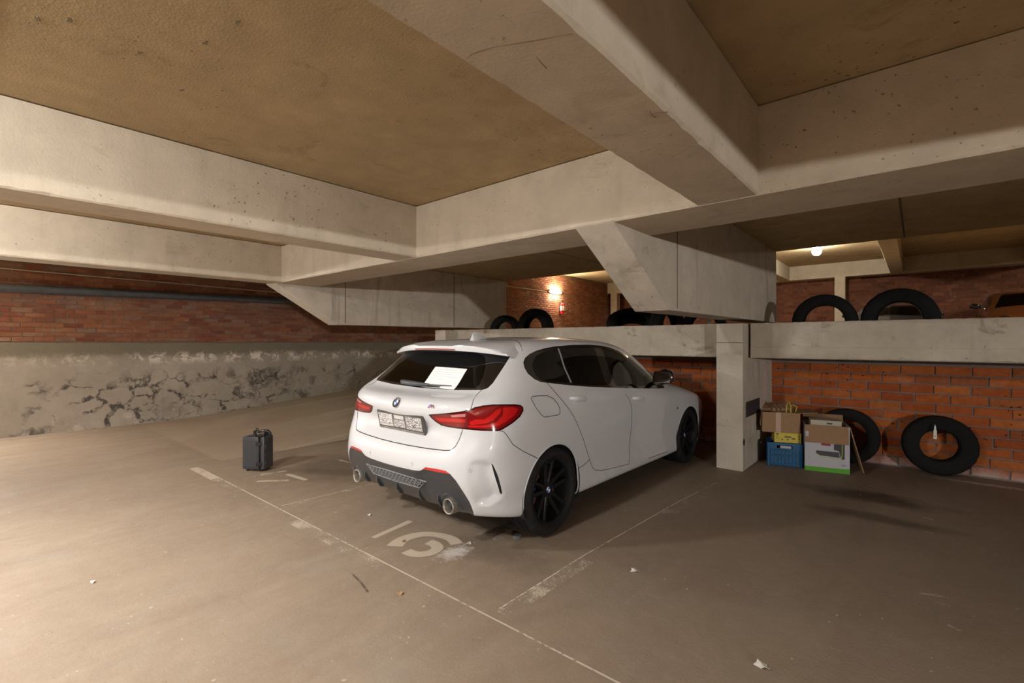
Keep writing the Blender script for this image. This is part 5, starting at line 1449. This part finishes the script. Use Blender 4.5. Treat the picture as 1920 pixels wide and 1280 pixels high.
# yellow fruit carton
yc = empty('fruit_carton', (-1.285+.055*math.cos(R17), 5.985+.055*math.sin(R17)+.025, Hc+.002), 'yellow printed fruit carton between the blue crate and the brown box', 'carton', (0, 0, R17+.02))
b = MB(); b.box((0, 0, 0), (.262, .008, .108)); b.box((0, .28, 0), (.262, .288, .108)); b.box((0, .008, 0), (.008, .28, .108)); b.box((.254, .008, 0), (.262, .28, .108)); b.box((.008, .008, 0), (.254, .28, .006)); b.build('tray', M_YEL, yc)
for (x0, x1, z0, z1) in ((.10, .165, .058, .072), (.07, .083, .028, .042), (.125, .138, .028, .042), (.235, .25, .078, .086), (.235, .25, .058, .066), (.235, .25, .038, .046), (.235, .25, .012, .020), (.015, .042, .086, .098), (.015, .036, .066, .070), (.015, .036, .052, .056), (.015, .036, .038, .042), (.170, .205, .040, .055)):
    b = MB(); b.box((x0, -.001, z0), (x1, .001, z1)); b.build('print_mark', M_PRINT, yc)
# brown box on top, open, with yellow bag handles
cb = empty('cardboard_box', (-1.345, 5.975, Hc+.113), 'open brown cardboard box topping the pile on the blue crate', 'box', (0, 0, R17+.03))
cw, cd, ch = .375, .37, .225
b = MB()
for lo, hi in (((0, 0, 0), (cw, .006, ch)), ((0, cd-.006, 0), (cw, cd, ch)), ((0, .006, 0), (.006, cd-.006, ch)), ((cw-.006, .006, 0), (cw, cd-.006, ch)), ((.006, .006, 0), (cw-.006, cd-.006, .006))): b.box(lo, hi)
b.build('carton_body', M_CARD, cb)
b = MB(); b.prism([(cw, ch-.003), (cw+.17, ch+.012), (cw+.17, ch+.017), (cw, ch+.003)], 'y', .02, cd-.02); b.build('flap', M_CARD2, cb)
b = MB(); b.prism([(0, ch), (-.005, ch+.004), (-.02, ch-.16), (-.014, ch-.16)], 'y', .02, cd-.02); b.build('flap', M_CARD2, cb)
b = MB(); b.prism([(cd, ch-.003), (cd+.12, ch+.04), (cd+.12, ch+.045), (cd, ch+.003)], 'x', .02, cw-.02); b.build('flap', M_CARD2, cb)
b = MB(); b.box((.135, -.0012, .0), (.185, .0004, ch)); b.build('packing_tape', plain('shiny_tape', (.50, .36, .26), .12, coat=1), cb)
for k, (x, hgt) in enumerate(((.28, .115), (.335, .075))):
    o = empty('carry_bag', (0, 0, 0), ('yellow bag handle standing up out of the brown box, the taller loop', 'yellow bag handle leaning out of the brown box, the lower loop')[k], 'bag')
    o.location = cb.location; o.rotation_euler = cb.rotation_euler
    b = MB(); b.path([(x-.03, .10+.08*k, .02), (x-.03, .10+.08*k, ch-.02), (x-.022, .10+.08*k, ch+hgt*.7), (x, .105+.08*k, ch+hgt), (x+.018+.02*k, .11+.08*k, ch+hgt*.65), (x+.02, .11+.08*k, ch-.02), (x+.02, .11+.08*k, .02)], .008, 6); b.build('handle', M_YEL, o, 1)
    b = MB(); cushion(b, (x-.01, .105+.08*k, .07), .03, .03, .062); b.build('pouch', M_YEL, o, 1)
# white product box with a hanging brown flap
wb = empty('product_box', (-.935, 6.02, 0), 'open white product box with a green foot and hanging brown flaps', 'box', (0, 0, math.radians(13)))
ww, wd, wh = .405, .36, .495
b = MB()
for lo, hi in (((0, 0, 0), (ww, .006, wh)), ((0, wd-.006, 0), (ww, wd, wh)), ((0, .006, 0), (.006, wd-.006, wh)), ((ww-.006, .006, 0), (ww, wd-.006, wh)), ((.006, .006, 0), (ww-.006, wd-.006, .006))): b.box(lo, hi)
b.build('carton_body', M_BOXW, wb)
b = MB(); b.prism([(0, wh+.003), (-.006, wh+.003), (-.022, wh-.185), (-.016, wh-.185)], 'x', .004, ww-.012); b.build('flap', M_CARD, wb)
b = MB(); b.prism([(ww, wh), (ww+.008, wh), (ww+.125, .03), (ww+.117, .028)], 'y', .01, wd-.02); b.build('flap', M_CARD, wb)
b = MB(); b.prism([(wd, wh-.003), (wd+.05, wh+.075), (wd+.055, wh+.07), (wd, wh+.003)], 'x', .01, ww-.01); b.build('flap', M_CARD2, wb)
b = MB(); b.box((.004, -.021, wh-.12), (.035, -.014, wh-.065)); b.build('label_sticker', M_BOXW, wb)
def pr(nm, poly, mat, d=.0014): 
    b = MB(); b.prism(poly, 'y', -d, .0005); b.build(nm, mat, wb)
pr('green_band', [(0, 0), (ww, 0), (ww, .052), (0, .046)], M_GREEN)
pr('print_red', [(.150, .285), (.235, .283), (.235, .315), (.150, .315)], M_REDP)
pr('print_device', [(.105, .225), (.31, .222), (.318, .165), (.14, .175), (.105, .195)], plain('charcoal_print', (.05, .047, .052), .5))
pr('print_device', [(.265, .31), (.36, .31), (.36, .150), (.33, .150), (.31, .235), (.265, .245)], M_PRINT)
b = MB(); b.path([(.118, -.002, .180), (.16, -.002, .160), (.30, -.002, .152), (.330, -.002, .160), (.338, -.002, .20), (.338, -.002, .305)], .004, 6); b.build('print_glow_line', M_LIME, wb)
b = MB(); b.box((ww-.0005, .0, 0), (ww+.001, wd, .05)); b.build('green_band', M_GREEN, wb)
place_text('age_mark', '12+', .030, Matrix.Translation((.352, -.0016, .086)) @ Matrix.Rotation(PI/2, 4, 'X'), M_PRINT, wb, .0004)
place_text('small_mark', 'x', .02, Matrix.Translation((.04, -.0016, .140)) @ Matrix.Rotation(PI/2, 4, 'X'), M_PRINT, wb, .0004)
ib = empty('flat_carton', (-.935+.055*math.cos(.227)-.05*math.sin(.227), 6.02+.055*math.sin(.227)+.06, .30), 'cream flat carton sticking out of the open white product box', 'carton', (0, 0, math.radians(13)))
b = MB(); b.box((0, 0, 0), (.285, .20, .245)); b.build('carton_body', plain('cream_carton', (.46, .42, .31), .6), ib, bevel=.003)
b = MB(); b.box((.15, -.0012, .205), (.20, .0005, .222)); b.build('print_mark', M_PRINT, ib)

# bottle under the pier, fire extinguisher
e = empty('bottle', (-1.955, 6.03, DZ), 'glass bottle glinting in the gap beside the column head', 'bottle')
b = MB(); b.lathe([(.001, 0), (.040, 0), (.042, .01), (.042, .27), (.034, .31), (.016, .345), (.015, .40), (.001, .40)], 24); b.build('bottle_body', plain('green_glass_solid', (.10, .16, .12), .06, coat=1), e, .8)
b = MB(); b.tube((0, 0, .39), (0, 0, .415), .017); b.build('cap', M_BOXW, e)
e = empty('fire_extinguisher', (WL+.13, 14.527, 2.42), 'red fire extinguisher hanging on the brick under the glowing lamp', 'extinguisher')
M_RED = plain('extinguisher_red', (.45, .02, .02), .3, coat=.6)
b = MB(); b.lathe([(.001, 0), (.075, .005), (.08, .03), (.08, .34), (.06, .39), (.025, .41), (.001, .41)], 20); b.build('cylinder', M_RED, e, .8)
b = MB(); b.lathe([(.081, .12), (.0815, .13), (.0815, .28), (.081, .29)], 20); b.build('paper_label', M_WH, e, .6)
b = MB(); b.tube((0, 0, .41), (0, 0, .45), .022); b.box((-.015, -.06, .45), (.015, .05, .465)); b.box((-.012, -.07, .475), (.012, .04, .485)); b.build('valve', M_SEAM, e)
b = MB(); b.path([(.0, -.03, .44), (.03, -.10, .40), (.04, -.105, .25), (.03, -.10, .12)], .011, 8); b.build('hose', M_SEAM, e, 1)
b = MB(); b.box((-.13, -.05, .10), (-.078, .05, .14)); b.box((-.13, -.03, .05), (-.115, .03, .43)); b.build('wall_hook', M_SEAM, e)

# ------------------------------------------------------------------ parked cars on the upper deck (same body kind, other colours)
def other_car(label, loc, rz, scale, remap, skip):
    r = empty('car', loc, label, 'car', (0, 0, rz)); r.scale = scale
    def cp(o, par):
        if any(o.name.startswith(k) for k in skip): return
        c = o.copy(); COL.objects.link(c); c.parent = par
        if 'label' in c: del c['label']
        for sl in c.material_slots:
            m = sl.material
            for nm, new in remap.items():
                if m and m.name == nm:
                    sl.link = 'OBJECT'; sl.material = new
        for ch in list(o.children): cp(ch, c)
    for ch in list(CAR.children): cp(ch, r)
    for s in (1, -1):
        hh = []
        for k in range(16):
            a = 2*PI*k/16; x, z = .66+.13*math.cos(a), .70+.055*math.sin(a)
            h = BODY_BVH.ray_cast(Vector((x, 6, z)), Vector((0, -1, 0)))[0]
            hh.append((x*s, (h.y if h else 4.1)+.004, z))
        b = MB(); c0 = BODY_BVH.ray_cast(Vector((.66, 6, .70)), Vector((0, -1, 0)))[0]
        b.add(hh+[(.66*s, (c0.y if c0 else 4.1)+.008, .70)], [(k, (k+1) % 16, 16) for k in range(16)]); b.build('headlight', bpy.data.materials['mirror_silver'], r, 1)
    b = MB(); b.prism([(-.34, .56), (.34, .56), (.30, .70), (-.30, .70)], 'y', 4.255, 4.30); b.build('front_grille', M_SEAM, r, bevel=.01)
    b = MB(); b.prism([(-.26, .40), (.26, .40), (.26, .51), (-.26, .51)], 'y', 4.27, 4.325); b.build('front_plate', M_BOXW, r, bevel=.003)
    return r
M_ORANGE = paint_material('copper_orange_paint', (.11, .034, .008)); M_DARKP = paint_material('dark_car_paint', (.025, .025, .028))
SKIP = ('emblem', 'badge', 'plate', 'number_plate', 'holder', 'wiper', 'aerial', 'sensor', 'seam', 'centre_cap', 'wheel_nut', 'grille_bars', 'tail_pipe', 'pipe_', 'fin', 'caliper')
body_o = body
other_car('copper orange car with a dark roof near the brick end wall', (2.05, 18.35, DZ), PI, (.96, .80, .92), {'white_car_paint': M_ORANGE}, SKIP)
other_car('dark car seen through the hole of the standing tyre', (-.55, 18.05, DZ), PI, (.95, .80, .76), {'white_car_paint': M_DARKP}, SKIP)
